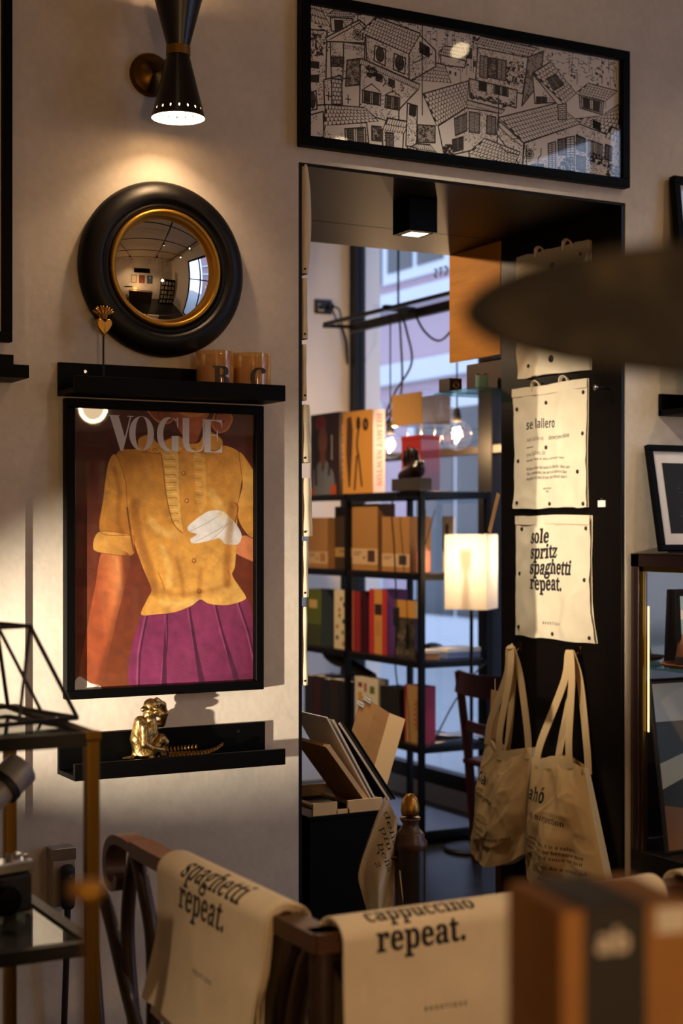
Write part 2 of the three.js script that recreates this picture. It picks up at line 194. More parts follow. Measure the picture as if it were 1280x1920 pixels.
const ROOFS=[["R",[[4,80],[134,92],[60,-18],[-4,-32]],3,6],["W",[[134,44],[268,30],[264,106],[142,116]]],["S",[[160,56],[208,52],[208,106],[164,110]]],["R",[[114,38],[278,18],[226,-14],[170,-8]],3,12],["W",[[4,128],[114,120],[106,513],[2,536]]],["W",[[208,164],[342,160],[342,341],[208,361]]],["W",[[106,158],[310,30],[354,58],[342,150],[114,177]]],["L",[[134,162],[310,48],[334,70],[332,136]]],["C",[300,112],16],["W",[[134,174],[216,164],[208,377],[142,385]]],["H",[[138,255],[216,245],[210,295],[138,305]]],["T",[268,191],"XIIVTXIV"],["H",[[236,259],[310,239],[316,379],[226,399]]],["R",[[804,142],[990,152],[966,84],[844,92]],3,12],["W",[[814,144],[986,154],[976,193],[824,199]]],["S",[[986,80],[1022,78],[1022,134],[990,136]]],["R",[[632,305],[886,287],[844,195],[762,191]],4,10],["W",[[618,166],[686,54],[788,124],[788,213],[618,323]]],["W",[[348,108],[618,168],[618,307],[354,245]]],["A",[[406,154],[472,166],[468,255],[400,237]]],["A",[[526,179],[596,197],[590,283],[520,267]]],["R",[[316,94],[618,166],[690,44],[414,0]],5,16],["W",[[316,263],[676,355],[554,483],[554,564],[310,528]]],["S",[[330,407],[442,411],[438,475],[328,473]]],["S",[[472,413],[560,419],[558,485],[468,483]]],["L",[[334,401],[386,365],[438,399]]],["L",[[476,409],[518,383],[562,407]]],["R",[[310,263],[676,353],[686,325],[320,235]],1,30],["W",[[96,383],[198,345],[208,507],[100,521]]],["B",[[142,369],[204,369],[204,499],[144,507]],6,3],["X",[124,465]],["X",[242,467]],["W",[[106,622],[354,578],[368,686],[86,702]]],["S",[[222,628],[346,606],[350,688],[226,696]]],["R",[[96,624],[424,560],[342,499],[106,513]],4,12],["W",[[4,584],[92,552],[96,686],[4,712]]],["A",[[8,469],[50,447],[56,544],[4,560]]],["W",[[452,602],[584,604],[578,702],[452,702]]],["S",[[472,616],[520,614],[520,702],[476,700]]],["R",[[456,602],[588,604],[616,540],[482,536]],2,9],["W",[[608,439],[670,447],[666,684],[598,676]]],["S",[[624,445],[662,449],[658,503],[620,501]]],["H",[[670,550],[784,542],[784,636],[674,646]]],["R",[[584,710],[814,712],[750,650],[666,654]],2,10],["W",[[804,540],[990,415],[1202,417],[1192,596],[844,706]]],["S",[[1006,435],[1076,435],[1072,548],[1006,548]]],["S",[[1124,441],[1184,443],[1180,544],[1122,544]]],["S",[[910,487],[990,443],[990,544],[916,580]]],["R",[[794,538],[990,409],[1002,263],[706,375]],7,12],["W",[[1064,66],[1406,74],[1364,287],[1048,253]]],["S",[[1078,110],[1130,110],[1126,233],[1076,229]]],["S",[[1196,112],[1254,114],[1250,227],[1192,227]]],["H",[[1134,114],[1192,112],[1188,225],[1130,225]]],["P",[[1258,110],[1382,110],[1360,271],[1254,235]]],["R",[[1032,42],[1416,66],[1462,10],[1088,0]],3,20],["W",[[1006,249],[1328,271],[1322,371],[1010,349]]],["S",[[1072,255],[1120,257],[1120,307],[1072,303]]],["S",[[1172,261],[1266,265],[1266,315],[1172,309]]],["P",[[1016,333],[1318,345],[1314,381],[1014,359]]],["R",[[986,395],[1218,417],[1242,393],[996,371]],1,20],["H",[[1402,72],[1510,20],[1488,201],[1360,357]]],["W",[[1434,162],[1596,305],[1450,331]]],["S",[[1462,291],[1532,285],[1532,317],[1462,327]]],["R",[[1652,305],[1738,233],[1558,76],[1434,158]],9,6],["S",[[1532,177],[1596,142],[1652,195],[1580,237]]],["W",[[1762,235],[1940,255],[1928,333],[1768,315]]],["S",[[1776,247],[1924,263],[1918,321],[1782,307]]],["R",[[1728,385],[2060,463],[2060,249],[1928,341]],6,9],["R",[[1738,233],[1952,249],[2038,179],[1828,162]],4,10],["W",[[1198,457],[1372,566],[1364,716],[1296,646],[1188,536]]],["W",[[1378,566],[1762,409],[2064,465],[2064,720],[1364,722]]],["S",[[1542,550],[1596,532],[1596,690],[1546,696]]],["S",[[1610,519],[1666,503],[1666,600],[1614,608]]],["S",[[1670,499],[1728,485],[1728,702],[1670,702]]],["S",[[1742,475],[1806,489],[1806,568],[1742,558]]],["S",[[1742,594],[1806,600],[1806,684],[1742,674]]],["S",[[1828,493],[1928,509],[1924,600],[1828,594]]],["P",[[1828,566],[1996,582],[1992,638],[1828,620]]],["S",[[1952,505],[2000,513],[1996,600],[1946,592]]],["P",[[1618,618],[1728,614],[1724,702],[1618,700]]],["R",[[1370,562],[1768,405],[1600,309],[1202,443]],6,20],["B",[[1610,317],[1670,303],[1670,391],[1614,403]],7,2],["W",[[1006,664],[1302,700],[1296,766],[1006,756]]],["R",[[1002,666],[1306,700],[1348,622],[1110,572]],4,12],["A",[[1022,694],[1076,698],[1076,748],[1018,746]]],["S",[[20,297],[66,295],[66,325],[20,327]]],["S",[[20,371],[66,363],[64,399],[20,403]]],["P",[[4,136],[96,128],[92,263],[8,267]]],["P",[[354,265],[414,279],[414,331],[358,323]]],["A",[[414,301],[450,311],[448,347],[412,341]]],["A",[[492,321],[526,329],[524,367],[490,359]]],["L",[[456,317],[472,343],[456,367]]],["L",[[568,341],[584,361],[568,381]]],["S",[[686,92],[746,116],[746,166],[686,150]]],["B",[[608,674],[666,680],[666,726],[604,722]],4,3],["H",[[386,592],[444,590],[444,668],[386,670]]],["S",[[1862,373],[1916,387],[1910,429],[1862,415]]],["P",[[1962,614],[2054,622],[2054,704],[1962,694]]],["L",[[1212,602],[1254,632],[1340,640]]],["L",[[1192,483],[1254,528],[1360,586]]],["S",[[1120,744],[1192,748],[1192,786],[1120,786]]],["S",[[896,606],[966,580],[966,650],[902,674]]],["P",[[844,646],[896,632],[896,692],[844,706]]],["L",[[1392,582],[1392,712]]],["S",[[1424,684],[1510,674],[1510,720],[1424,724]]],["R",[[1952,461],[2064,487],[2064,411],[1996,393]],2,4],["C",[1412,624],16],["L",[[1492,584],[1492,622],[1472,642],[1472,704]]],["L",[[702,-28],[702,493]]],["L",[[646,215],[766,146]]],["L",[[1202,309],[1202,517]]],["L",[[300,34],[300,-16]]],["L",[[286,6],[320,2]]]];
const MONKEY=[[0.033,0.147,0,0.037,0.145,0,0.0181,0.0177],[0.047,0.133,0.008,0.054,0.128,0.012,0.0128,0.0103],[0.039,0.154,0.004,0.052,0.151,0.006,0.0082,0.0058],[0.01,0.144,0.012,0.008,0.141,0.014,0.0049,0.0062],[0.037,0.142,0.024,0.039,0.141,0.026,0.0054,0.0045],[0.03,0.126,0,0.033,0.115,0,0.0161,0.0136],[0.033,0.103,0,0.033,0.082,0,0.0161,0.0189],[0.006,0.109,0,0.0,0.068,0,0.0152,0.0189],[0.0,0.068,0,0.009,0.033,0,0.0189,0.0206],[0.019,0.083,0,0.022,0.046,0,0.0206,0.0216],[0.004,0.101,0.03,0.003,0.058,0.034,0.0103,0.0091],[0.003,0.058,0.034,0.026,0.048,0.036,0.0091,0.007],[0.026,0.048,0.036,0.052,0.041,0.032,0.007,0.0058],[0.052,0.041,0.032,0.057,0.028,0.03,0.0062,0.0054],[0.044,0.098,-0.02,0.07,0.099,-0.02,0.0103,0.0082],[0.07,0.101,-0.018,0.073,0.125,-0.008,0.0086,0.0091],[0.073,0.125,-0.008,0.066,0.148,0,0.0082,0.007],[0.066,0.148,0,0.048,0.163,0.004,0.0066,0.0049],[0.022,0.032,0.012,0.055,0.065,0.012,0.0177,0.0132],[0.055,0.065,0.012,0.066,0.056,0.012,0.0123,0.0095],[0.066,0.056,0.012,0.059,0.023,0.012,0.0095,0.0074],[0.013,0.026,0.01,0.026,0.019,0.018,0.0165,0.0103],[0.024,0.017,0.024,0.046,0.014,0.028,0.0091,0.0074],[0.055,0.017,0,0.066,0.014,0,0.0062,0.0045],[-0.001,0.06,0,-0.004,0.036,0,0.0091,0.0074],[-0.004,0.036,0,-0.015,0.022,0.002,0.0074,0.0058],[-0.015,0.022,0.002,-0.038,0.023,0.004,0.0054,0.0033],[0.044,0.02,0.034,0.053,0.011,0.036,0.0029,0.0031],[0.039,0.018,0.038,0.047,0.008,0.04,0.0029,0.0031],[0.033,0.017,0.04,0.037,0.007,0.042,0.0029,0.0031]];

function smooth(g, pts, close = true) {
  const n = pts.length, P = (i) => pts[close ? (i + n) % n : Math.max(0, Math.min(n - 1, i))];
  g.beginPath(); g.moveTo(...pts[0]);
  for (let i = 0; i < (close ? n : n - 1); i++) { const a = P(i - 1), b = P(i), c = P(i + 1), d = P(i + 2), k = 1 / 7; g.bezierCurveTo(b[0] + (c[0] - a[0]) * k, b[1] + (c[1] - a[1]) * k, c[0] - (d[0] - b[0]) * k, c[1] - (d[1] - b[1]) * k, c[0], c[1]); }
  if (close) g.closePath();
}
const poly = (g, pts) => { g.beginPath(); pts.forEach((p, i) => (i ? g.lineTo(...p) : g.moveTo(...p))); g.closePath(); };
const posterTex = canvasTex(1000, 1418, (g, w, h) => {
  const D = POSTER, lin = (a, b, stops) => { const q = g.createLinearGradient(...a, ...b); stops.forEach(([t, c]) => q.addColorStop(t, c)); return q; };
  const fill = (k, style, crisp) => { (crisp ? poly : smooth)(g, D[k]); g.fillStyle = style; g.fill(); };
  const line = (k, style, lw) => { smooth(g, D[k], false); g.strokeStyle = style; g.lineWidth = lw; g.stroke(); };
  g.lineCap = 'round';
  g.fillStyle = lin([0, 0], [0, h], [[0, '#4a1f14'], [0.3, '#552210'], [0.65, '#6c2c10'], [1, '#743510']]); g.fillRect(0, 0, w, h);
  fill('hairR', '#a3562a'); fill('hairL', '#8a4726');
  g.strokeStyle = '#c47a42'; g.lineWidth = 9; for (const k of ['hairL', 'hairR']) { smooth(g, D[k]); g.stroke(); const [cx, cy] = D[k].reduce((s, p) => [s[0] + p[0] / D[k].length, s[1] + p[1] / D[k].length], [0, 0]); g.strokeStyle = '#6b2f18'; g.beginPath(); g.arc(cx, cy, 26, 0.5, 5); g.stroke(); g.strokeStyle = '#c47a42'; }
  fill('neck', lin([470, 0], [700, 260], [[0, '#8f4424'], [0.5, '#b9683a'], [1, '#8a3f20']])); fill('chin', '#d58a56');
  fill('arm', lin(D.arm[8], D.arm[2], [[0, '#9c4a24'], [0.45, '#bf6c3a'], [0.8, '#cf8650'], [1, '#8c4422']]));
  fill('cuffglove', '#e8e4dc');
  fill('skirt', lin([400, 1000], [1000, 1400], [[0, '#742450'], [0.5, '#86305c'], [1, '#6c2048']]));
  for (const k of ['pl0', 'pl1', 'pl2', 'pl3', 'pl4']) { line(k, '#92406c', 16); g.save(); g.translate(8, 0); line(k, '#4b1233', 10); g.restore(); }
  g.save(); smooth(g, D.skirt); g.clip(); for (const [k, wd] of [['pl1', 60], ['pl2', 70], ['pl3', 70]]) { const e = D[k][2], t = D[k][0]; g.beginPath(); g.moveTo(...t); g.lineTo(e[0] - 4, e[1] + 60); g.lineTo(e[0] + wd * 0.5, e[1] + 60); g.closePath(); g.fillStyle = '#4d1336'; g.fill(); } g.restore();
  fill('sleeveR', lin([860, 200], [1000, 500], [[0, '#c88a34'], [0.6, '#e2ab58'], [1, '#d0953f']]));
  fill('wrist', '#cf7f50'); line('wrist', '#9c4f2c', 3);
  fill('body', lin([330, 300], [900, 1050], [[0, '#c08430'], [0.35, '#c98d38'], [0.7, '#d79e47'], [1, '#e6b25c']]));
  fill('sleeveL', lin([150, 300], [340, 620], [[0, '#d49a44'], [0.5, '#c98c38'], [1, '#a86a22']]));
  fill('cuffL', lin([150, 620], [340, 700], [[0, '#dca24c'], [0.7, '#cb9040'], [1, '#a56c26']]));
  line('f4', '#7a4314', 9); line('f1', '#8a5018', 7); line('f2', '#b27a2c', 7); line('f3', '#b27a2c', 7);
  smooth(g, D.sleeveL); g.strokeStyle = 'rgba(120,68,20,0.6)'; g.lineWidth = 4; g.stroke(); smooth(g, D.cuffL); g.stroke(); smooth(g, D.sleeveR); g.stroke();
  fill('collar', '#cf943c'); smooth(g, D.collar); g.strokeStyle = '#8d5a1e'; g.lineWidth = 4; g.stroke();
  for (let i = 0; i < 16; i++) { const x = 360 + i * 27; g.beginPath(); g.arc(x, 205 + 8 * Math.sin(i * 2.1), 12, 3.3, 6.1); g.strokeStyle = i % 2 ? '#8d5a1e' : '#e9bd6c'; g.stroke(); }
  fill('ruffleR', '#d8a04a'); fill('placket', '#c98d38'); fill('ruffleL', '#e0ac58');
  const rl = D.ruffleL, [rx0, ry0] = rl[0]; for (let i = 0; i < 18; i++) { const y = ry0 + 14 + i * 20, x = rx0 + 12 + i * 1.9; g.beginPath(); g.moveTo(x, y); g.bezierCurveTo(x + 22, y + 8, x + 36, y - 8, x + 62 - i * 0.8, y + 4); g.strokeStyle = i % 2 ? '#a8701f' : '#f0c880'; g.lineWidth = 4; g.stroke(); }
  const r2 = D.ruffleR[0]; for (let i = 0; i < 12; i++) { const y = r2[1] + 10 + i * 22; g.beginPath(); g.moveTo(r2[0] + 6, y); g.lineTo(r2[0] + 44, y + 5); g.strokeStyle = i % 2 ? '#b27a2c' : '#ecc070'; g.lineWidth = 3; g.stroke(); }
  line('f5', '#8d5a1e', 5);
  for (const [x, y] of D.b) { g.beginPath(); g.arc(x, y, 11, 0, 7); g.fillStyle = '#b9772c'; g.fill(); g.strokeStyle = '#7a4314'; g.lineWidth = 3; g.stroke(); g.beginPath(); g.arc(x - 2, y - 3, 4, 0, 7); g.fillStyle = '#e9bd6c'; g.fill(); }
  fill('glove', lin([650, 560], [900, 800], [[0, '#eceae6'], [1, '#d8d6d2']])); g.strokeStyle = '#a9a49c'; g.lineWidth = 3;
  const gl = D.glove; for (const [a, b] of [[17, 4], [14, 5], [12, 5]]) { g.beginPath(); g.moveTo(...gl[a]); g.quadraticCurveTo((gl[a][0] + gl[b][0]) / 2, (gl[a][1] + gl[b][1]) / 2 + 16, gl[b][0] - 20, gl[b][1] + 26); g.stroke(); }
  g.save(); smooth(g, D.body); g.clip(); g.filter = 'blur(9px)';   // soft folds of the photographed blouse
  const fold = (pts, style, lw) => { smooth(g, pts, false); g.strokeStyle = style; g.lineWidth = lw; g.stroke(); };
  const dk = 'rgba(120,66,14,0.5)', lt = 'rgba(250,214,140,0.4)';
  fold([[330, 470], [350, 640], [420, 840], [440, 930]], dk, 46); fold([[880, 480], [860, 640], [850, 800], [850, 900]], dk, 40); fold([[560, 760], [590, 860], [600, 960]], dk, 18); fold([[700, 820], [690, 900], [690, 1010]], dk, 16); fold([[420, 560], [470, 620], [560, 640]], lt, 40); fold([[760, 420], [800, 480], [820, 540]], lt, 46); fold([[470, 930], [600, 950], [760, 930], [860, 900]], dk, 12); fold([[480, 990], [600, 1000], [700, 985]], lt, 34); fold([[480, 700], [520, 820], [520, 900]], lt, 30);
  g.restore(); g.save(); smooth(g, D.sleeveL); g.clip(); g.filter = 'blur(8px)'; fold([[220, 300], [250, 420], [240, 560], [270, 640]], 'rgba(120,66,14,0.45)', 22); fold([[320, 380], [330, 500], [345, 620]], 'rgba(100,50,10,0.6)', 30); g.restore();
  g.save(); smooth(g, D.arm); g.clip(); g.filter = 'blur(12px)'; fold([[330, 740], [300, 960], [230, 1200], [170, 1400]], 'rgba(255,190,130,0.35)', 30); fold(D.arm.slice(1, 6), 'rgba(90,36,12,0.6)', 40); g.restore(); g.filter = 'none';
  // halftone grain of the print
  const im = g.getImageData(0, 0, w, h), d = im.data;
  for (let y = 0; y < h; y++) for (let x = 0; x < w; x++) { const i = (y * w + x) * 4, n = 1 + 0.09 * Math.sin(x * 1.3) * Math.sin(y * 1.3) + 0.34 * (rnd() - 0.5) + 0.12 * (((x >> 1) + (y >> 1)) % 3 - 1) + 0.3 * (fbm(x / 512, y / 512, 12, 3) - 0.5); d[i] = cl(d[i] * n); d[i + 1] = cl(d[i + 1] * n); d[i + 2] = cl(d[i + 2] * n); }
  g.putImageData(im, 0, 0);
  // title
  g.fillStyle = '#d8d0cf';
  for (const k of ['V1', 'V2', 'Vs1', 'Vs2', 'Gb', 'Gs', 'U1', 'U2', 'E1', 'E2', 'E3', 'E4']) fill(k, '#d8d0cf', true);
  const ring = (o, q, a0, a1) => { const [c, rx, ry] = D[o], [c2, sx, sy] = D[q]; g.beginPath(); g.ellipse(c[0], c[1], rx[0] - c[0], ry[1] - c[1], 0, a0, a1); g.ellipse(c2[0], c2[1], sx[0] - c2[0], sy[1] - c2[1], 0, a1, a0, true); g.closePath(); g.fill(); };
  ring('Oc', 'Oi', 0, 6.2832); ring('Gc', 'Gi', 0.95, 5.35);
});
function framed(name, label, w, h, depth, border, art, pos, opts = {}) {
  const t = thing(name, label, 'picture', pos, 0); if (opts.lean) t.rotation.x = -opts.lean;
  const f = opts.frame || M.blackFrame, b = border;
  const sides = [[w, b, 0, h / 2 - b / 2], [w, b, 0, -h / 2 + b / 2], [b, h - 2 * b, -w / 2 + b / 2, 0], [b, h - 2 * b, w / 2 - b / 2, 0]];
  add(t, 'frame', merge(sides.map(([sw, sh, x, y]) => box(sw, sh, depth, 0.002).translate(x, y, 0))), f);
  add(t, 'backing', box(w - b, h - b, 0.004).translate(0, 0, -depth / 2 + 0.003), M.card);
  let iw = w - 2 * b, ih = h - 2 * b;
  if (opts.mat) { add(t, 'mat_board', box(iw, ih, 0.002).translate(0, 0, -depth / 2 + 0.007), opts.matMaterial || M.white); iw -= 2 * opts.mat; ih -= 2 * opts.mat; }
  add(t, 'print', new THREE.PlaneGeometry(iw, ih), art, [0, 0, -depth / 2 + 0.009]);
  if (!opts.open) add(t, 'glazing', box(w - 2 * b, h - 2 * b, 0.002), M.glass, [0, 0, depth / 2 - 0.008]);
  return t;
}
framed('framed_poster', 'black framed magazine poster of a figure in yellow blouse and purple skirt', 0.528, 0.73, 0.03, 0.022, std(0xffffff, 0.75, { map: posterTex }), [-0.507, 1.449, 0.016]);

const roofTex = canvasTex(2048, 700, (g, w, h) => {
  g.fillStyle = '#ddd5cd'; g.fillRect(0, 0, w, h); g.strokeStyle = '#100e0d'; g.lineJoin = 'round'; g.lineCap = 'round';
  const L = (a, b, t) => [a[0] + (b[0] - a[0]) * t, a[1] + (b[1] - a[1]) * t], wob = (p, k = 2) => [p[0] + rr(-k, k), p[1] + rr(-k, k)];
  const Q = (q, u, v) => L(L(q[0], q[1], u), L(q[3], q[2], u), v);
  const seg = (a, b, lw) => { g.lineWidth = lw; g.beginPath(); g.moveTo(...a); const m = wob(L(a, b, 0.5), 1.5); g.quadraticCurveTo(m[0], m[1], b[0], b[1]); g.stroke(); };
  // far clutter of aerials and little roofs along the skyline
  for (let i = 0; i < 520; i++) { const x = rr(0, w), y = rr(-10, i % 3 ? 130 : 210); seg([x, y], [x + rr(-26, 26), y + rr(-7, 7)], rr(2, 5)); if (i % 4 === 0) seg([x, y], [x, y + rr(30, 90)], 2.5); if (i % 9 === 0) { g.fillStyle = '#181513'; g.fillRect(x, y + 20, rr(8, 18), rr(10, 22)); } }
  for (const it of ROOFS) {
    const [k, q] = it; let a = it[2], b = it[3]; if (k === 'R') { a = Math.max(1, Math.round(a * 1.15)); b = Math.round(b * 1.05); }
    if (k === 'R') {
      poly(g, q); g.fillStyle = '#1c1815'; g.fill(); g.lineWidth = 7; g.stroke();
      for (let j = 0; j < a; j++) {
        const v0 = j / a, v1 = (j + 1) / a; g.lineWidth = 3;
        for (let i = 0; i < b; i++) {
          const o = j % 2 ? 0.5 : 0, u0 = Math.min(1, (i + o) / b), u1 = Math.min(1, (i + 1 + o) / b); if (u1 <= u0) continue;
          { const iu = (u1 - u0) * 0.13, iv = (v1 - v0) * 0.14, c = [Q(q, u0 + iu, v0 + iv * 0.6), Q(q, (u0 + u1) / 2, v0 - iv * 0.5), Q(q, u1 - iu, v0 + iv * 0.6), Q(q, u1 - iu, v1 - iv), Q(q, (u0 + u1) / 2, v1 - iv * 1.6), Q(q, u0 + iu, v1 - iv)].map((e) => wob(e, 0.8)); smooth(g, c); g.fillStyle = '#ddd5cd'; g.fill(); continue; }
          const p0 = Q(q, u0, v0), p1 = Q(q, u1, v0), p2 = Q(q, u0, v1), e = Math.hypot(p2[0] - p0[0], p2[1] - p0[1]) * 0.28, dx = (p0[0] - p2[0]), dy = (p0[1] - p2[1]), n = Math.hypot(dx, dy) || 1;
          const m = [(p0[0] + p1[0]) / 2 + dx / n * e, (p0[1] + p1[1]) / 2 + dy / n * e];
          seg(wob(p0, 1), wob(p2, 1.5), 4); g.lineWidth = 6; g.beginPath(); g.moveTo(...p0); g.quadraticCurveTo(m[0], m[1], p1[0], p1[1]); g.stroke();
        }
      }
    } else if (k === 'W') {
      poly(g, q); g.fillStyle = '#ddd5cd'; g.fill(); g.lineWidth = 7; g.stroke();
      const xs = q.map((p) => p[0]), ys = q.map((p) => p[1]); g.save(); poly(g, q); g.clip(); g.fillStyle = '#181513'; const x0 = Math.min(...xs), x1 = Math.max(...xs), y0 = Math.min(...ys), y1 = Math.max(...ys);
      for (let i = 0; i < (x1 - x0) * (y1 - y0) / 110; i++) { const x = rr(x0, x1), y = rr(y0, y1); if (fbm(x / 700, y / 700, 9, 2) > 0.4) { g.beginPath(); g.arc(x, y, rr(1.6, 3), 0, 7); g.fill(); } }
      g.restore();
    } else if (k === 'S' || k === 'A' || k === 'H' || k === 'B' || k === 'P') {
      poly(g, q); g.fillStyle = k === 'H' ? '#9d948d' : '#ddd5cd'; if (k !== 'P') { g.fill(); g.lineWidth = 7; g.stroke(); }
      g.save(); poly(g, q); if (k !== 'P') g.clip();
      if (k === 'S') { for (let i = 1; i < 14; i++) seg(Q(q, 0.08, i / 14), Q(q, 0.42, i / 14), 4.5), seg(Q(q, 0.58, i / 14), Q(q, 0.92, i / 14), 4.5); seg(Q(q, 0.5, 0), Q(q, 0.5, 1), 5); }
      if (k === 'A') { const c = Q(q, 0.5, 0.45), r = Math.abs(q[1][0] - q[0][0]) * 0.36, hh = Math.abs(q[3][1] - q[0][1]) * 0.45; g.fillStyle = '#4a433e'; g.beginPath(); g.ellipse(c[0], c[1], r, hh, 0, 0, 7); g.fill(); g.stroke(); seg(Q(q, 0.5, 0), Q(q, 0.5, 1), 4); seg(Q(q, 0.1, 0.5), Q(q, 0.9, 0.5), 4); }
      if (k === 'H') for (let i = 0; i < 60; i++) { const p = Q(q, rnd(), rnd()); g.lineWidth = 3.2; g.beginPath(); g.arc(p[0], p[1], rr(3, 8), 0, rr(3, 6)); g.stroke(); }
      if (k === 'B') for (let j = 0; j < a; j++) { seg(Q(q, 0, j / a), Q(q, 1, j / a), 4); for (let i = 0; i <= b; i++) { const u = (i + (j % 2 ? 0.5 : 0)) / b; if (u <= 1) seg(Q(q, u, j / a), Q(q, u, (j + 1) / a), 4); } }
      if (k === 'P') for (let i = 0; i < 90; i++) { const p = wob(Q(q, rnd(), rnd()), 6); g.fillStyle = '#181513'; g.beginPath(); g.ellipse(p[0], p[1], rr(2, 7), rr(1.5, 4), rr(0, 3), 0, 7); i % 3 ? g.fill() : g.stroke(); }
      g.restore();
    } else if (k === 'L') { for (let i = 0; i + 1 < q.length; i++) seg(q[i], q[i + 1], 5.5); } else if (k === 'C') { for (const f of [1.8, 1.1, 0.5]) { g.lineWidth = 4; g.beginPath(); g.arc(q[0], q[1], a * f, 0, 7); g.stroke(); } for (let i = 0; i < 8; i++) seg(q, [q[0] + a * 1.8 * Math.cos(i * 0.785), q[1] + a * 1.8 * Math.sin(i * 0.785)], 3); }
    else if (k === 'X') { seg([q[0] - 14, q[1]], [q[0] + 14, q[1]], 6); seg([q[0], q[1] - 22], [q[0], q[1] + 22], 6); }
    else if (k === 'T') { g.fillStyle = '#181513'; g.font = '30px serif'; g.textAlign = 'center'; g.fillText(a, q[0], q[1] + 8, 130); }
  }
});
framed('framed_drawing', 'long black framed ink drawing of crowded tiled rooftops above the doorway', 1.083, 0.402, 0.03, 0.027, std(0xffffff, 0.8, { map: roofTex }), [0.407, 2.702, 0.018]);

function ledge(label, y0, y1) {
  const t = thing('picture_ledge', label, 'wall shelf', [-0.508, y0, 0], 0, 'black picture ledges on the plaster wall');
  add(t, 'back_panel', box(0.553, y1 - y0, 0.012, 0.001).translate(0, (y1 - y0) / 2, 0.007), M.blackPaint);
  add(t, 'tray', box(0.553, 0.012, 0.108, 0.001).translate(0, 0.006, 0.067), M.blackPaint);
  add(t, 'lip', box(0.553, 0.04, 0.011, 0.001).translate(0, 0.02, 0.1265), M.blackPaint);
  const s = (x) => add(t, 'screw', cyl(0.004, 0.004, 0.002, 14).rotateX(Math.PI / 2), M.chrome, [x, y1 - y0 - 0.02, 0.0138]); s(-0.21); s(0.2);
}
ledge('black wall ledge above the framed poster carrying two amber candle glasses', 1.82, 1.902);
ledge('black wall ledge below the framed poster carrying a golden monkey', 0.903, 0.998);
{ // round convex mirror
  const t = thing('convex_mirror', 'round convex mirror in a wide black frame with gilt inner ring', 'mirror', [-0.515, 2.147, 0]);
  const rz = (g) => g.rotateX(Math.PI / 2);
  add(t, 'frame', rz(lathe([[0.146, 0.004], [0.146, 0.028], [0.152, 0.036], [0.157, 0.037], [0.16, 0.034], [0.163, 0.034], [0.168, 0.041], [0.176, 0.045], [0.19, 0.042], [0.205, 0.034], [0.215, 0.024], [0.22, 0.013], [0.22, 0.006], [0.217, 0.001]].map(([r, y]) => [r, y]), 96)), M.blackWood);
  add(t, 'gilt_ring', rz(lathe([[0.133, 0.02], [0.135, 0.037], [0.139, 0.041], [0.144, 0.041], [0.148, 0.036], [0.148, 0.02]], 96)), M.goldLeaf);
  const R = 0.34, a = Math.asin(0.136 / R); const cap = new THREE.SphereGeometry(R, 64, 32, 0, 6.28319, 0, a).translate(0, -R * Math.cos(a) + 0.022, 0);
  add(t, 'mirror_glass', rz(cap), M.mirror);
}
{ // double cone wall lamp
  const t = thing('wall_sconce', 'black double cone wall lamp with brass band and backplate', 'lamp', [-0.545, 2.632, 0]);
  add(t, 'backplate', lathe([[0, 0.034], [0.01, 0.034], [0.014, 0.03], [0.03, 0.028], [0.036, 0.02], [0.048, 0.017], [0.054, 0.01], [0.054, 0.001]], 48).rotateX(Math.PI / 2), M.agedBrass);
  add(t, 'arm', tube([[0, 0.003, 0.03], [0.006, 0.008, 0.06], [0.015, 0.02, 0.11]], 0.0065, 16, 10), M.agedBrass);
  const cx = 0.019, cz = 0.14;
  add(t, 'band', cyl(0.0295, 0.0295, 0.022, 40).translate(cx, 0.026, cz), std(0x8a6228, 0.4, { metalness: 0.8 }));
  const holes = canvasTex(1024, 256, (g, w, h) => { g.fillStyle = '#fff'; g.fillRect(0, 0, w, h); g.fillStyle = '#000'; for (let i = 0; i < 18; i++) { g.beginPath(); g.ellipse((i + 0.5) * w / 18, h * 0.88, 5, 6, 0, 0, 7); g.fill(); } });
  holes.colorSpace = THREE.NoColorSpace;
  const outer = phy(0x0a0908, 0.3, { alphaMap: holes, alphaTest: 0.5, side: THREE.DoubleSide }), inner = std(0xf2e6d0, 0.55, { alphaMap: holes, alphaTest: 0.5, side: THREE.DoubleSide });
  const cone = (r0, r1, h) => grid(64, 1, (u, v) => { const r = r0 + (r1 - r0) * v, a = u * 6.28319; return [r * Math.cos(a), -h * v, r * Math.sin(a)]; });
  const fix = (g) => { const uv = g.attributes.uv; for (let i = 0; i < uv.count; i++) uv.setY(i, uv.getY(i)); return g; };
  for (const s of [1, -1]) {
    const y = s > 0 ? 0.015 : 0.037, len = s > 0 ? 0.152 : 0.13, r1 = s > 0 ? 0.0655 : 0.062, put = (g) => { if (s < 0) g.rotateX(Math.PI); return g.translate(cx, y, cz); };
    const c = add(t, s > 0 ? 'lower_shade' : 'upper_shade', put(fix(cone(0.0275, r1, len))), outer);
    add(c, 'shade_lining', put(fix(cone(0.0262, r1 - 0.0012, len))), inner);
    add(c, 'bulb', new THREE.SphereGeometry(0.02, 20, 14).translate(cx, y - s * 0.085, cz), glow(0xffd9a0, s > 0 ? 12 : 9));
    const l = point(t, [cx, y - s * 0.085, cz], s > 0 ? 0.48 : 0.5, WARM, 0.9);
  }
}
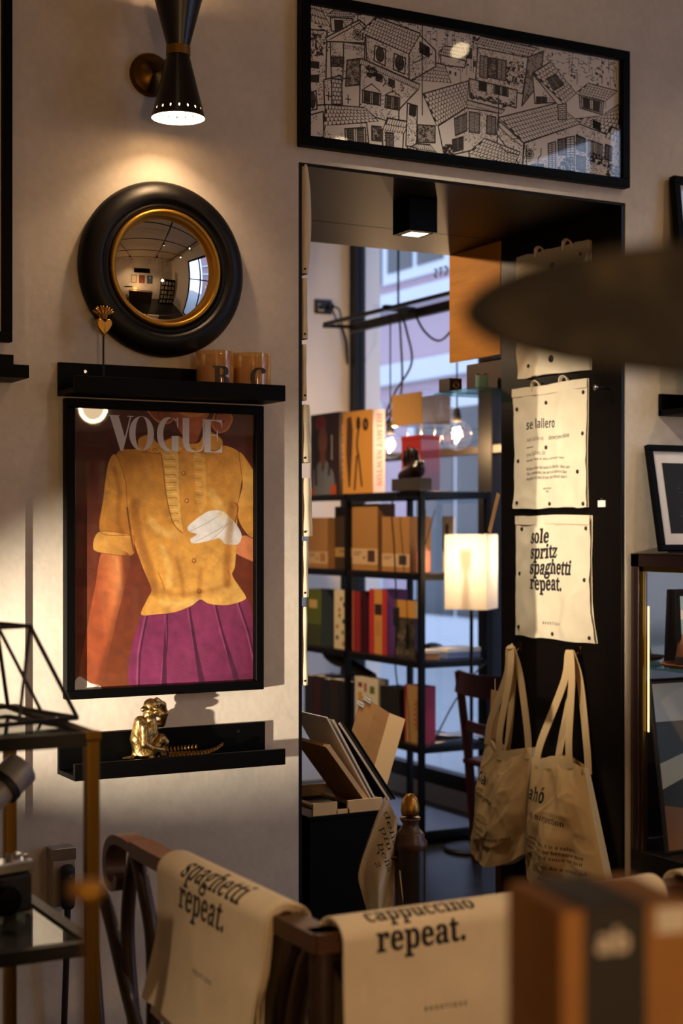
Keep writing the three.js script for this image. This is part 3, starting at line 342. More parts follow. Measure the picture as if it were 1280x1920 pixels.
// ---------- ornaments on the ledges ----------
function sdfMesh(bones, n, k, rough = 0) {   // smooth union of tapered capsules
  let lo = [9, 9, 9], hi = [-9, -9, -9];
  for (const b of bones) for (const o of [0, 3]) for (let c = 0; c < 3; c++) { lo[c] = Math.min(lo[c], b[o + c] - 0.03); hi[c] = Math.max(hi[c], b[o + c] + 0.03); }
  const size = Math.max(...[0, 1, 2].map((c) => hi[c] - lo[c])) / 2, mid = [0, 1, 2].map((c) => (lo[c] + hi[c]) / 2);
  const mc = new MarchingCubes(n, M.gold, false, false, 120000); mc.isolation = 0; let i = 0;
  for (let z = 0; z < n; z++) for (let y = 0; y < n; y++) for (let x = 0; x < n; x++, i++) {
    const p = [(x - n / 2) / (n / 2) * size + mid[0], (y - n / 2) / (n / 2) * size + mid[1], (z - n / 2) / (n / 2) * size + mid[2]]; let s = 0;
    for (const b of bones) { const d = [b[3] - b[0], b[4] - b[1], b[5] - b[2]], e = [p[0] - b[0], p[1] - b[1], p[2] - b[2]], l = d[0] * d[0] + d[1] * d[1] + d[2] * d[2] || 1e-9, t = Math.max(0, Math.min(1, (e[0] * d[0] + e[1] * d[1] + e[2] * d[2]) / l)); s += Math.exp(-(Math.hypot(e[0] - d[0] * t, e[1] - d[1] * t, e[2] - d[2] * t) - b[6] - (b[7] - b[6]) * t) / k); }
    let v = -k * Math.log(Math.max(s, 1e-30)); if (rough) v += rough * (vn(p[0] * 420 + 50, p[1] * 260 + p[2] * 330 + 50, 256) - 0.5);
    mc.field[i] = -v;
  }
  mc.update(); const g = new THREE.BufferGeometry(), c = mc.count;
  g.setAttribute('position', new THREE.BufferAttribute(mc.positionArray.slice(0, c * 3), 3)); g.setAttribute('normal', new THREE.BufferAttribute(mc.normalArray.slice(0, c * 3), 3));
  g.scale(size, size, size).translate(...mid);
  const q = mergeVertices(g.deleteAttribute('normal'), 1e-5); q.computeVertexNormals(); return q;
}
{
  const t = thing('monkey_figurine', 'small golden seated monkey shading its eyes on the lower black ledge', 'figurine', [-0.6, 0.9155, 0.062]);
  const antique = std(0xffffff, 0.34, { metalness: 1, map: dataTex(256, (u, v) => tint([190, 156, 96], 0.6 + 0.55 * fbm(u, v, 16, 3)), true, 1) });
  const body = sdfMesh(MONKEY, 128, 0.0017, 0.0008); uvm(body); add(t, 'body', (() => { const g = body; const p = g.attributes.position, uv = []; for (let i = 0; i < p.count; i++) uv.push(p.getX(i) * 9, p.getY(i) * 9 + p.getZ(i) * 4); g.setAttribute('uv', new THREE.Float32BufferAttribute(uv, 2)); return g; })(), antique);
  add(t, 'eye', new THREE.SphereGeometry(0.0042, 12, 8), M.agedBrass, [0.0405, 0.1475, 0.0225]);
  const h = thing('ribbed_horn', 'ribbed golden curved tail ornament lying beside the seated monkey', 'ornament', [-0.53, 0.9155, 0.065]);
  const pts = [[0, 0.017, 0], [0.05, 0.018, 0.004], [0.1, 0.02, 0.004], [0.135, 0.028, 0], [0.158, 0.04, -0.004]], c = curve(pts), n = 90, m = 14, P = [], idx = [];
  for (let i = 0; i <= n; i++) { const f = i / n, p = c.getPointAt(f), r = (0.0165 - 0.011 * f) * (1 + 0.16 * Math.sin(f * 105 + 0)) * (i === 0 || i === n ? 0.05 : 1); for (let k = 0; k <= m; k++) { const a = k / m * 6.28319 + f * 0; P.push(p.x + r * 0.25 * Math.sin(a), p.y + r * Math.sin(a) * 0.95, p.z + r * Math.cos(a)); } }
  for (let i = 0; i < n; i++) for (let k = 0; k < m; k++) { const a = i * (m + 1) + k; idx.push(a, a + m + 1, a + 1, a + 1, a + m + 1, a + m + 2); }
  const g = new THREE.BufferGeometry(); g.setAttribute('position', new THREE.Float32BufferAttribute(P, 3)); g.setIndex(idx); g.computeVertexNormals();
  add(h, 'ribbed_body', g, std(0x8a6430, 0.35, { metalness: 1 }));
  for (let i = 0; i < 9; i++) add(h, 'crest_ring', new THREE.TorusGeometry(0.0052, 0.0014, 6, 14), M.gold, [0.006 + i * 0.0095, 0.0365 + i * 0.0003, 0.002], [0, 0.9, 0]);
}
{ // heart on a rod
  const t = thing('heart_ornament', 'golden flaming heart on a thin black rod standing on the upper ledge', 'ornament', [-0.688, 1.8325, 0.06]);
  add(t, 'foot', cyl(0.018, 0.018, 0.004, 24).translate(0, 0.002, 0), M.blackMetal);
  add(t, 'rod', cyl(0.0024, 0.0024, 0.13, 12).translate(0, 0.068, 0), M.blackMetal);
  const sh = new THREE.Shape(); sh.moveTo(0, -0.024); sh.bezierCurveTo(-0.012, -0.012, -0.022, 0, -0.0205, 0.01); sh.bezierCurveTo(-0.019, 0.021, -0.006, 0.021, 0, 0.013); sh.bezierCurveTo(0.006, 0.021, 0.019, 0.021, 0.0205, 0.01); sh.bezierCurveTo(0.022, 0, 0.012, -0.012, 0, -0.024);
  add(t, 'heart', new THREE.ExtrudeGeometry(sh, { depth: 0.006, bevelEnabled: true, bevelThickness: 0.008, bevelSize: 0.004, bevelOffset: -0.004, bevelSegments: 6, curveSegments: 20 }).translate(0, 0.156, -0.003), M.gold);
  add(t, 'crown_base', cyl(0.013, 0.009, 0.012, 20).translate(0, 0.179, 0), M.gold);
  for (let i = 0; i < 9; i++) { const a = (i - 4) * 0.27, g = new THREE.SphereGeometry(1, 10, 8).scale(0.0036, 0.0135, 0.005).translate(0, 0.012, 0); add(t, 'flame', g, M.gold, [Math.sin(a) * 0.006, 0.182, i % 2 ? 0.003 : -0.001], [0, 0, -a]); }
}
const font = await new FontLoader().loadAsync('fonts/droid/droid_serif_bold.typeface.json');
{
  const amber = phy(0xf4dca8, 0.05, { transmission: 0.88, thickness: 0, ior: 1.7, clearcoat: 1, clearcoatRoughness: 0.03 }), wax = std(0xe6d6a8, 0.45);
  for (const [ch, x, label] of [['B', -0.398, 'amber lustre candle glass bearing the letter B'], ['C', -0.297, 'amber lustre candle glass bearing the letter C']]) {
    const t = thing('candle_glass', label, 'candle', [x, 1.8325, 0.07], 0, 'letter candle glasses on the upper ledge');
    add(t, 'glass', lathe([[0, 0.001], [0.046, 0.001], [0.0485, 0.004], [0.0485, 0.108], [0.0478, 0.109], [0.047, 0.108], [0.047, 0.008], [0, 0.008]], 48), amber);
    add(t, 'wax', cyl(0.0455, 0.0455, 0.062, 40).translate(0, 0.04, 0), wax);
    add(t, 'wick', cyl(0.001, 0.001, 0.014, 8).translate(0, 0.078, 0), M.blackRubber);
    const g = new TextGeometry(ch, { font, size: 0.052, depth: 0.002, curveSegments: 8 }); g.computeBoundingBox(); g.translate(-(g.boundingBox.max.x) / 2, 0.018, 0);
    const p = g.attributes.position; for (let i = 0; i < p.count; i++) { const r = 0.0492 + p.getZ(i), a = p.getX(i) / 0.0492 - 0.12; p.setXYZ(i, r * Math.sin(a), p.getY(i), r * Math.cos(a)); } g.computeVertexNormals();
    add(t, 'letter', g, std(0x2a1608, 0.5));
  }
}
// ---------- printed canvas ----------
function clothBase(g, w, h) {
  g.fillStyle = '#e2d3b6'; g.fillRect(0, 0, w, h); const im = g.getImageData(0, 0, w, h), d = im.data;
  for (let y = 0; y < h; y++) for (let x = 0; x < w; x++) { const i = (y * w + x) * 4, k = 0.95 + 0.05 * rnd() + 0.05 * fbm(x / 400, y / 400, 6, 3) + ((x ^ y) & 1 ? 0.012 : -0.012); d[i] *= k; d[i + 1] *= k; d[i + 2] *= k * 0.995; }
  g.putImageData(im, 0, 0);
}
function print(g, str, x, y, size, o = {}) {
  g.save(); g.translate(x, y); if (o.turn) g.rotate(o.turn); g.transform(o.cond || 1, 0, (o.slant || 0) * -1, 1, 0, 0); g.font = (o.bold ? 'bold ' : '') + size + 'px ' + (o.face || 'serif'); g.fillStyle = o.ink || '#1b1716'; g.textAlign = o.align || 'left'; if (o.track) g.letterSpacing = o.track + 'px'; g.fillText(str, 0, 0); if (o.heavy) { g.strokeStyle = g.fillStyle; g.lineWidth = o.heavy; g.strokeText(str, 0, 0); } g.restore();
}
const fat = { bold: true, cond: 0.8, slant: 0.1, heavy: 5 };
const soleTex = canvasTex(600, 600, (g, w, h) => { clothBase(g, w, h); ['sole', 'spritz', 'spaghetti', 'repeat.'].forEach((s, i) => print(g, s, 126, 132 + i * 76, 88, fat)); print(g, 'BOOKTIQUE', 300, 530, 17, { face: 'sans-serif', bold: true, track: 6, align: 'center' }); });
const lalleroTex = canvasTex(600, 600, (g, w, h) => {
  clothBase(g, w, h); print(g, 'se lallero', 108, 208, 64, { face: 'sans-serif', bold: true, cond: 0.88, ink: '#201c2c' }); print(g, '/seh lal·lè·roh/', 108, 268, 25, { cond: 0.9, slant: 0.15 }); print(g, 'interjection', 300, 266, 27, { bold: true, slant: 0.15 });
  g.fillStyle = '#1b1716'; g.fillRect(108, 296, 58, 4); print(g, 'yes lallero, lilt', 108, 342, 25, { slant: 0.05 }); print(g, 'means "look, no" with a certainty tone', 108, 368, 16, { slant: 0.1, bold: true });
  ['When your best mate is finish: that cake', 'The yesterday, you are so lallero (but', 'maybe it’s best if you just think that!)'].forEach((s, i) => print(g, s, 108, 412 + i * 24, 19, { slant: 0.15, bold: true, cond: 0.95 })); print(g, 'BOOKTIQUE', 290, 512, 13, { bold: true, face: 'sans-serif', align: 'center' }); print(g, 'ROMA', 290, 526, 10, { bold: true, face: 'sans-serif', align: 'center' });
});
const allaTex = canvasTex(600, 600, (g, w, h) => { clothBase(g, w, h); print(g, 'allà', 215, 205, 66, { face: 'sans-serif', bold: true, cond: 0.88, ink: '#201c2c' }); print(g, '/al·là/ interjection', 170, 262, 25, { slant: 0.15 }); g.fillStyle = '#1b1716'; g.fillRect(170, 292, 58, 4); for (let i = 0; i < 4; i++) print(g, 'over there, further than here', 170, 340 + i * 28, 19, { slant: 0.12 }); });
const plainTex = canvasTex(256, 256, clothBase);
const cloth = (map) => std(0xffffff, 0.95, { map, bumpMap: weaveBump, bumpScale: 0.0004, side: THREE.DoubleSide });
const plainCloth = cloth(plainTex);
// flat canvas bags pinned to the right-hand jamb (they face -x)
function pinnedBag(label, y0, y1, z0, z1, tex, handles, seedShift, pins, curl = 0) {
  const t = thing('pinned_canvas_bag', label, 'bag', [0.945, y0, (z0 + z1) / 2], 0, 'canvas bags pinned up the right door jamb');
  const W = z1 - z0, H = y1 - y0, off = (u, v) => 0.005 + 0.010 * Math.max(0, vn(u * 5 + seedShift, v * 5 + seedShift, 64) - 0.35) + 0.004 * vn(u * 14 + seedShift, v * 11, 64) + 0.004 * Math.pow(1 - Math.abs(2 * vn(u * 3 + seedShift, v * 3 + u + seedShift * 2, 64) - 1), 6);
  const edge = (u, v) => [(-W / 2 + W * u) + 0.006 * (vn(v * 6 + seedShift * 3, u * 2, 64) - 0.5) + (u > 0.8 && v > 0.75 ? curl * (u - 0.8) * (v - 0.75) * 10 : 0), H - H * v + 0.008 * (vn(u * 7 + seedShift, v * 3 + 9, 64) - 0.5)];
  add(t, 'front_cloth', grid(40, 40, (u, v) => { const [z, y] = edge(u, v); return [-off(u, v), y, z]; }), cloth(tex));
  add(t, 'back_cloth', grid(6, 6, (u, v) => { const [z, y] = edge(u, v); return [-0.002, y, z]; }), plainCloth);
  add(t, 'top_hem', strip([0, 0.25, 0.5, 0.75, 1].map((u) => { const [z, y] = edge(u, 0.035); return [-off(u, 0.035) - 0.0012, y, z]; }), H * 0.07, 0.002, [0, 1, 0], 30), M.canvas);
  if (handles) for (const u of [0.28, 0.66]) { const [z, y] = edge(u, 0); add(t, 'handle', strip([[-0.008, y - 0.012, z - 0.004], [-0.012, y + 0.012, z + 0.004], [-0.012, y + 0.014, z + 0.03], [-0.008, y - 0.012, z + 0.046]], 0.014, 0.002, [-0.9, 0.3, 0.2], 24), M.canvas); }
  for (const [u, v, r] of pins) { const [z, y] = edge(u, v); add(t, 'pin', new THREE.SphereGeometry(r || 0.0065, 12, 8).scale(0.6, 1, 1), M.pins, [-off(u, v) - 0.001, y, z]); }
}
pinnedBag('canvas bag printed alla, topmost of the bags pinned to the door jamb', 1.985, 2.38, -0.529, -0.141, allaTex, true, 3.1, [[0.5, 0.14, 0.011], [0.88, 0.1], [0.15, 0.25], [0.5, 0.88, 0.012], [0.16, 0.9], [0.9, 0.85]]);
pinnedBag('canvas bag printed se lallero, pinned between two other bags on the jamb', 1.564, 1.955, -0.548, -0.16, lalleroTex, true, 7.7, [[0.05, 0.17], [0.47, 0.14], [0.95, 0.1], [0.06, 0.6], [0.47, 0.51], [0.95, 0.42], [0.9, 0.72], [0.06, 0.95], [0.5, 0.97], [0.96, 0.97]], 0.0);
pinnedBag('canvas bag printed sole spritz spaghetti repeat, lowest bag pinned flat on jamb', 1.15, 1.538, -0.535, -0.142, soleTex, false, 12.4, [[0.08, 0.11], [0.95, 0.1], [0.06, 0.48], [0.94, 0.5], [0.06, 0.93], [0.5, 0.96], [0.96, 0.96]], 0.06);
// bags pinned on the left jamb: only their front folds show past the wall's edge
[[2.172, 2.46, 0.03], [2.0, 2.16, 0.023], [1.838, 1.985, 0.02], [1.673, 1.826, 0.032], [1.478, 1.632, 0.037], [1.317, 1.466, 0.026], [1.085, 1.292, 0.023]].forEach(([y0, y1, d], i) => {
  const names = ['topmost', 'second from top', 'third from top', 'fourth from top', 'fifth from top', 'sixth from top', 'lowest'];
  const t = thing('edge_canvas_bag', 'folded cream canvas bag edge on left door jamb, ' + names[i], 'bag', [-0.116, y0, -0.014], 0, 'canvas bags pinned down the left door jamb');
  const H = y1 - y0, out = (v) => d * (i ? 0.9 + 0.1 * v : 0.75 + 0.4 * Math.sin(v * 3.1)) - 0.002;
  add(t, 'front_fold', grid(6, 24, (u, v) => [0.001 + out(v) * u, H - H * v, 0.012 * Math.sin(u * 3.1416) + 0.002 * Math.sin(v * 9)]), plainCloth);
  add(t, 'side_cloth', grid(8, 12, (u, v) => [0.001 + out(v) * (1 - 0.3 * u), H - H * v, -0.36 * u]), plainCloth);
  add(t, 'pin', new THREE.SphereGeometry(0.0032, 10, 8), M.pins, [0.008, 0.012, 0.012]);
});
// hanging tote bags on hooks
const toteTexA = canvasTex(512, 640, (g, w, h) => { clothBase(g, w, h); const t = 0.05; print(g, 'cià', 40, 242, 88, { face: 'sans-serif', bold: true, turn: t, ink: '#1d1a2c' }); print(g, '/ interjection', 50, 318, 38, { bold: true, slant: 0.15, turn: t }); print(g, 'means you are off', 66, 432, 22, { bold: true, slant: 0.15, turn: t }); print(g, 'you say goodbye', 60, 470, 22, { bold: true, slant: 0.15, turn: t }); print(g, 'and walk away, immediately, away', 56, 502, 22, { bold: true, slant: 0.15, turn: t }); });
const toteTexB = canvasTex(512, 640, (g, w, h) => { clothBase(g, w, h); const t = 0.05; print(g, 'ahó', 20, 220, 100, { face: 'sans-serif', bold: true, turn: t, ink: '#1d1a2c' }); print(g, 'a -óh/ interjection', 26, 300, 38, { bold: true, slant: 0.15, turn: t }); g.fillRect(26, 330, 44, 4); ['n. it.', 'when me in me habits. It is a salute,', 'what tavel, etc. don’t, for because more', 'according to the tone of voice we use it'].forEach((s, i) => print(g, s, 22, 380 + i * 27, 23, { bold: true, slant: 0.15, turn: t, cond: 0.92 })); print(g, 'When our friend says do a return ahó.', 22, 505, 24, { bold: true, slant: 0.15, turn: t, cond: 0.94 }); print(g, 'BOOKTIQUE', 180, 575, 16, { bold: true, face: 'sans-serif', turn: t }); });
const toteCloth = (map) => std(0xdcbf95, 0.95, { map, bumpMap: weaveBump, bumpScale: 0.0004, side: THREE.DoubleSide }), rawCloth = toteCloth(plainTex), rawBand = std(0xc8a878, 0.95, { bumpMap: weaveBump, bumpScale: 0.0006 });
function hangingTote(label, hook, yTop, yBot, zl, zr, zbl, zbr, tex, ph, handleZ, droop) {
  const t = thing('hanging_tote', label, 'tote bag', [0.93, 0, 0], 0, 'canvas totes hanging from hooks on the jamb');
  const [hz, hy] = hook, face = (u, v, side) => {
    const z = (zl + (zr - zl) * u) * (1 - v) + (zbl + (zbr - zbl) * u) * v, sag = droop * Math.sin(u * 3.1416) * v * v, y = yTop + (yBot - yTop) * v - sag + 0.012 * Math.sin(u * 6.3 + ph) * (1 - v);
    const belly = 0.018 + 0.05 * Math.sin(Math.min(1, v * 1.15) * 3.1416 * 0.75), e = Math.pow(Math.sin(Math.max(0.0001, Math.min(0.9999, u)) * 3.1416), 0.6);
    const fold = 0.03 * (vn(u * 4 + ph, v * 3.2 + ph, 64) - 0.4) + 0.02 * Math.abs(Math.sin((u * 1.6 + v * 1.1 + ph) * 4.2)) * v + 0.008 * vn(u * 12 + ph, v * 10, 64) + 0.01 * Math.exp(-Math.pow((u + 0.55 * v - 0.95) * 9, 2)) + 0.005 * Math.pow(1 - Math.abs(2 * vn(u * 3.3 + ph * 5, v * 4.1 + u * 2 + ph, 64) - 1), 5) + 0.003 * Math.pow(1 - Math.abs(2 * vn(u * 6 - v * 4 + 20 + ph, v * 8 + ph * 2, 64) - 1), 4);
    return side > 0 ? [-0.012 - (belly * 0.9 + fold) * (0.25 + 0.75 * e) * 0.95, y, z] : [-0.004 - belly * 0.12 * e, y, z];
  };
  add(t, 'front_cloth', grid(80, 96, (u, v) => face(u, v, 1)), toteCloth(tex));
  add(t, 'back_cloth', grid(24, 24, (u, v) => face(u, v, -1)), rawCloth);
  for (const u of [0, 1]) add(t, 'side_seam', grid(4, 30, (a, v) => { const p = face(u, v, 1), q = face(u, v, -1); return p.map((c, i) => c + (q[i] - c) * a); }), plainCloth);
  add(t, 'bottom_seam', grid(30, 4, (u, a) => { const p = face(u, 1, 1), q = face(u, 1, -1); return p.map((c, i) => c + (q[i] - c) * a); }), plainCloth);
  add(t, 'top_hem', strip([0.02, 0.2, 0.4, 0.6, 0.8, 0.98].map((u) => { const p = face(u, 0.05, 1); return [p[0] - 0.002, p[1], p[2]]; }), 0.034, 0.002, [0, 1, 0], 30), rawBand);
  const straps = [[handleZ[0], handleZ[1], 1], [handleZ[2], handleZ[3], -1]];
  for (const [a, b, s] of straps) {
    const A = face(a, 0.06, s), B = face(b, 0.06, s), o = s > 0 ? -0.012 : 0.004;
    add(t, 'strap', strip([[A[0] - 0.003, A[1], A[2]], [A[0] + o * 0.5, A[1] + 0.08, A[2] + (hz - A[2]) * 0.2], [A[0] * 0.6 + o, hy - 0.09, hz - 0.018], [-0.022 + o * 0.4, hy - 0.004, hz - 0.004], [-0.022 + o * 0.4, hy - 0.004, hz + 0.008], [B[0] * 0.6 + o, hy - 0.09, hz + 0.02], [B[0] + o * 0.5, B[1] + 0.08, B[2] + (hz - B[2]) * 0.2], [B[0] - 0.003, B[1], B[2]]], 0.026, 0.0025, [0.25, 0, 1], 80), rawBand);
  }
  const k = thing('wall_hook', label.startsWith('canvas tote printed aho') ? 'small dark wall hook holding the tote printed aho' : 'small dark wall hook holding the tote printed cia', 'hook', [0.945, hy, hz], 0, 'hooks on the door jamb');
  add(k, 'hook_plate', box(0.004, 0.03, 0.016, 0.001).translate(-0.002, 0.005, 0), M.agedBrass); add(k, 'hook_prong', tube([[-0.004, 0, 0], [-0.02, -0.012, 0], [-0.034, -0.008, 0], [-0.038, 0.008, 0]], 0.003, 16), M.agedBrass);
}
hangingTote('canvas tote printed cia hanging nearer the back room on its hook', [-0.523, 1.109], 0.79, 0.455, -0.672, -0.408, -0.735, -0.442, toteTexA, 1.3, [0.08, 0.5, 0.42, 0.88], 0.06);
hangingTote('canvas tote printed aho hanging at the front of the black jamb', [-0.205, 1.117], 0.785, 0.40, -0.4, -0.135, -0.43, -0.0, toteTexB, 4.1, [0.14, 0.78, 0.42, 0.98], 0.03);
{ const t = thing('price_tag', 'small white tag clipped beside the se lallero bag', 'tag', [0.944, 1.573, -0.094]); add(t, 'tag_card', box(0.002, 0.02, 0.036, 0.0005).translate(-0.002, 0, 0), M.white); add(t, 'clip', new THREE.TorusGeometry(0.004, 0.001, 6, 12).rotateY(Math.PI / 2).translate(-0.002, 0.013, 0), M.chrome); }
{ const t = thing('coat_peg', 'short black peg high on the front edge of the jamb', 'hook', [0.945, 1.919, -0.061]); add(t, 'peg_stem', cyl(0.004, 0.004, 0.05, 12).rotateZ(Math.PI / 2).translate(-0.025, 0, 0), M.blackMetal); add(t, 'peg_head', new THREE.SphereGeometry(0.009, 14, 10).translate(-0.05, 0, 0), M.chrome); }
{ // square downlight under the door head
  const t = thing('ceiling_downlight', 'black square downlight mounted under the doorway soffit', 'lamp', [0.365, 2.4552, -0.225]);
  add(t, 'housing', merge([box(0.094, 0.1, 0.006).translate(0, -0.05, -0.044), box(0.094, 0.1, 0.006).translate(0, -0.05, 0.044), box(0.006, 0.1, 0.082).translate(-0.044, -0.05, 0), box(0.006, 0.1, 0.082).translate(0.044, -0.05, 0), box(0.094, 0.006, 0.094).translate(0, -0.003, 0)]), M.blackPaint);
  add(t, 'reflector', merge([0, 1, 2, 3].map((k) => new THREE.PlaneGeometry(0.07, 0.03).rotateX(-0.5).translate(0, -0.088, -0.036).rotateY(k * Math.PI / 2))), std(0xd8d4cc, 0.3, { side: THREE.DoubleSide }));
  add(t, 'lamp_face', box(0.066, 0.004, 0.066).translate(0, -0.078, 0), glow(0xfff0dc, 14));
  spot(t, [0, -0.084, 0], [0.12, -1.6, -0.05], 4.2, 1.0, 0.6, SOFTWHITE, 1.2);
}
// ---------- plinth with leaning boards in the doorway ----------
{
  const t = thing('black_plinth', 'matt black plinth standing against the left side of the doorway', 'plinth', [0.093, 0, -0.32]);
  add(t, 'plinth_body', box(0.254, 0.7, 0.4, 0.002).translate(0, 0.35, 0), M.plinth); add(t, 'plinth_top', box(0.262, 0.012, 0.408, 0.002).translate(0, 0.706, 0), M.plinth);
  const b = thing('black_board', 'tall black board between the plinth and the left jamb', 'board', [-0.074, 0, -0.38]); add(b, 'panel', box(0.072, 0.69, 0.4, 0.001).translate(0, 0.345, 0), M.plinth); add(b, 'edge_strip', box(0.076, 0.01, 0.404).translate(0, 0.695, 0), M.plinth);
  const e = thing('wooden_print_rack', 'low slotted plywood rack holding leaning prints on the plinth', 'rack', [0.09, 0.712, -0.22]); const ply = M.kraftPale;
  add(e, 'front_rail', merge([box(0.075, 0.034, 0.008).translate(-0.075, 0.017, 0.096), box(0.11, 0.034, 0.008).translate(0.05, 0.017, 0.096), box(0.04, 0.012, 0.008).translate(-0.02, 0.006, 0.096)]), ply); add(e, 'rear_rail', box(0.23, 0.034, 0.008, 0.001).translate(0, 0.017, -0.192), ply); add(e, 'cross_slat', box(0.02, 0.008, 0.27).translate(-0.05, 0.004, -0.048), ply); add(e, 'cross_slat', box(0.02, 0.008, 0.27).translate(0.07, 0.004, -0.048), ply);
}
function leaning(name, label, cat, x0, y0, x1, y1, z0, z1, th, faceMat, edgeMat) {   // a board whose foot is at (x0, y0) and head at (x1, y1), running from z0 to z1
  const L = Math.hypot(x1 - x0, y1 - y0), t = thing(name, label, cat, [x0, y0, (z0 + z1) / 2]); t.rotation.z = Math.atan2(y1 - y0, x1 - x0) - Math.PI / 2;
  add(t, 'sheet', box(th, L, z1 - z0, Math.min(0.0015, th / 3)).translate(0, L / 2, 0), faceMat); add(t, 'front_edge', box(th + 0.001, L, 0.003).translate(0, L / 2, (z1 - z0) / 2), edgeMat); return t;
}
leaning('kraft_board', 'pale kraft board leaning leftmost in the print rack', 'board', 0.163, 0.724, 0.028, 0.9, -0.33, -0.13, 0.012, M.kraft, M.kraftPale);
leaning('white_print', 'white card print leaning second in the print rack', 'print', 0.186, 0.728, 0.04, 0.975, -0.36, -0.16, 0.004, M.white, M.paper);
leaning('grey_print', 'grey backed print leaning third in the print rack', 'print', 0.202, 0.73, 0.066, 0.965, -0.38, -0.17, 0.004, M.greyCard, M.paper);
[['black_sleeve', 'black print sleeve nearest the grey backed print', 0.245, 0.085, M.card, M.paper], ['black_sleeve', 'black print sleeve in the middle of the three dark sleeves', 0.255, 0.095, M.blackPaint, M.card], ['black_sleeve', 'black print sleeve touching the kraft folder', 0.264, 0.105, M.blackPaint, M.blackPaint]].forEach(([n, l, a, b, m, e]) => leaning(n, l, 'print', a, 0.728, b, 0.955, -0.4, -0.17, 0.005, m, e));
{
  const t = thing('kraft_folder', 'open kraft cardboard folder standing tilted behind the dark sleeves', 'folder', [0.31, 0.73, -0.43]); t.rotation.set(-0.1, 0.3, -0.47);
  add(t, 'folder_back', box(0.13, 0.24, 0.004, 0.001).translate(-0.045, 0.12, 0), M.kraft); const fl = add(t, 'folder_flap', box(0.055, 0.24, 0.004, 0.001).translate(0.0275, 0.12, 0), M.kraftPale); fl.position.set(0.02, 0, 0); fl.rotation.y = -0.5;
  const lab = (s) => std(0xffffff, 0.7, { map: canvasTex(128, 64, (g, w, h) => { g.fillStyle = '#e8e4da'; g.fillRect(0, 0, w, h); g.lineWidth = 6; g.strokeStyle = '#222'; g.strokeRect(4, 4, w - 8, h - 8); print(g, s, w / 2, 46, 40, { face: 'sans-serif', bold: true, align: 'center', slant: 0.2 }); }) });
  const tg = (s, x, y) => { const k = add(t, 'label_card', box(0.034, 0.017, 0.002).translate(x, y, 0.004), M.white); add(k, 'label_print', new THREE.PlaneGeometry(0.034, 0.017).translate(x, y, 0.0053), lab(s)); };
  tg('Xmas', -0.088, 0.236); tg('Card', -0.112, 0.212);
}
// ---------- right of the doorway ----------
function artTex(f) { return canvasTex(400, 520, f); }
const skyArt = artTex((g, w, h) => { g.fillStyle = '#b9bcc4'; g.fillRect(0, 0, w, h); for (let i = 0; i < 40; i++) { g.fillStyle = `rgba(${rr(150, 225) | 0},${rr(150, 220) | 0},${rr(165, 225) | 0},0.5)`; g.beginPath(); g.ellipse(rr(0, w), rr(0, h), rr(30, 120), rr(10, 40), rr(-0.6, 0.2), 0, 7); g.fill(); } g.fillStyle = '#c98b2c'; g.beginPath(); g.ellipse(180, 330, 140, 90, 0.3, 0, 7); g.fill(); g.fillStyle = '#6b5a52'; g.fillRect(0, 420, w, 100); });
const darkArt = artTex((g, w, h) => { g.fillStyle = '#0c0b0d'; g.fillRect(0, 0, w, h); for (let i = 0; i < 160; i++) { g.fillStyle = ['#c8c4c8', '#7d7f8c', '#4a4e5c', '#2c3242'][i % 4]; g.beginPath(); g.ellipse(rr(60, 380), rr(150, 500), rr(2, 12), rr(2, 7), rr(0, 3), 0, 7); g.fill(); } g.lineWidth = 14; g.strokeStyle = '#d2401e'; g.beginPath(); g.ellipse(330, 230, 60, 90, 0, 0, 7); g.stroke(); g.fillStyle = '#5f7fc0'; g.beginPath(); g.ellipse(330, 420, 60, 110, 0.2, 0, 7); g.fill(); g.lineWidth = 6; g.strokeStyle = '#e6e2e0'; g.beginPath(); g.arc(360, 70, 30, 2, 5.5); g.stroke(); });
{
  const sh = thing('black_wall_shelf', 'black box shelf on the wall right of the doorway', 'wall shelf', [1.36, 1.836, 0]);
  add(sh, 'shelf_body', box(0.56, 0.018, 0.12, 0.001).translate(0, 0.009, 0.061), M.blackPaint); add(sh, 'shelf_back', box(0.56, 0.066, 0.014, 0.001).translate(0, 0.033, 0.008), M.blackPaint); add(sh, 'shelf_lip', box(0.56, 0.05, 0.012, 0.001).translate(0, 0.025, 0.12), M.blackPaint);
  const f = framed('framed_print', 'black framed pale print standing on the black shelf at the right edge', 0.5, 0.7, 0.025, 0.022, std(0xffffff, 0.7, { map: skyArt }), [1.362, 2.207, 0.064], { lean: 0.115 });
  framed('framed_photo', 'black framed dark photograph with white mat leaning above the glass showcase', 0.42, 0.32, 0.02, 0.018, std(0xffffff, 0.7, { map: darkArt }), [1.218, 1.589, 0.062], { lean: 0.2, mat: 0.035, open: true });
}
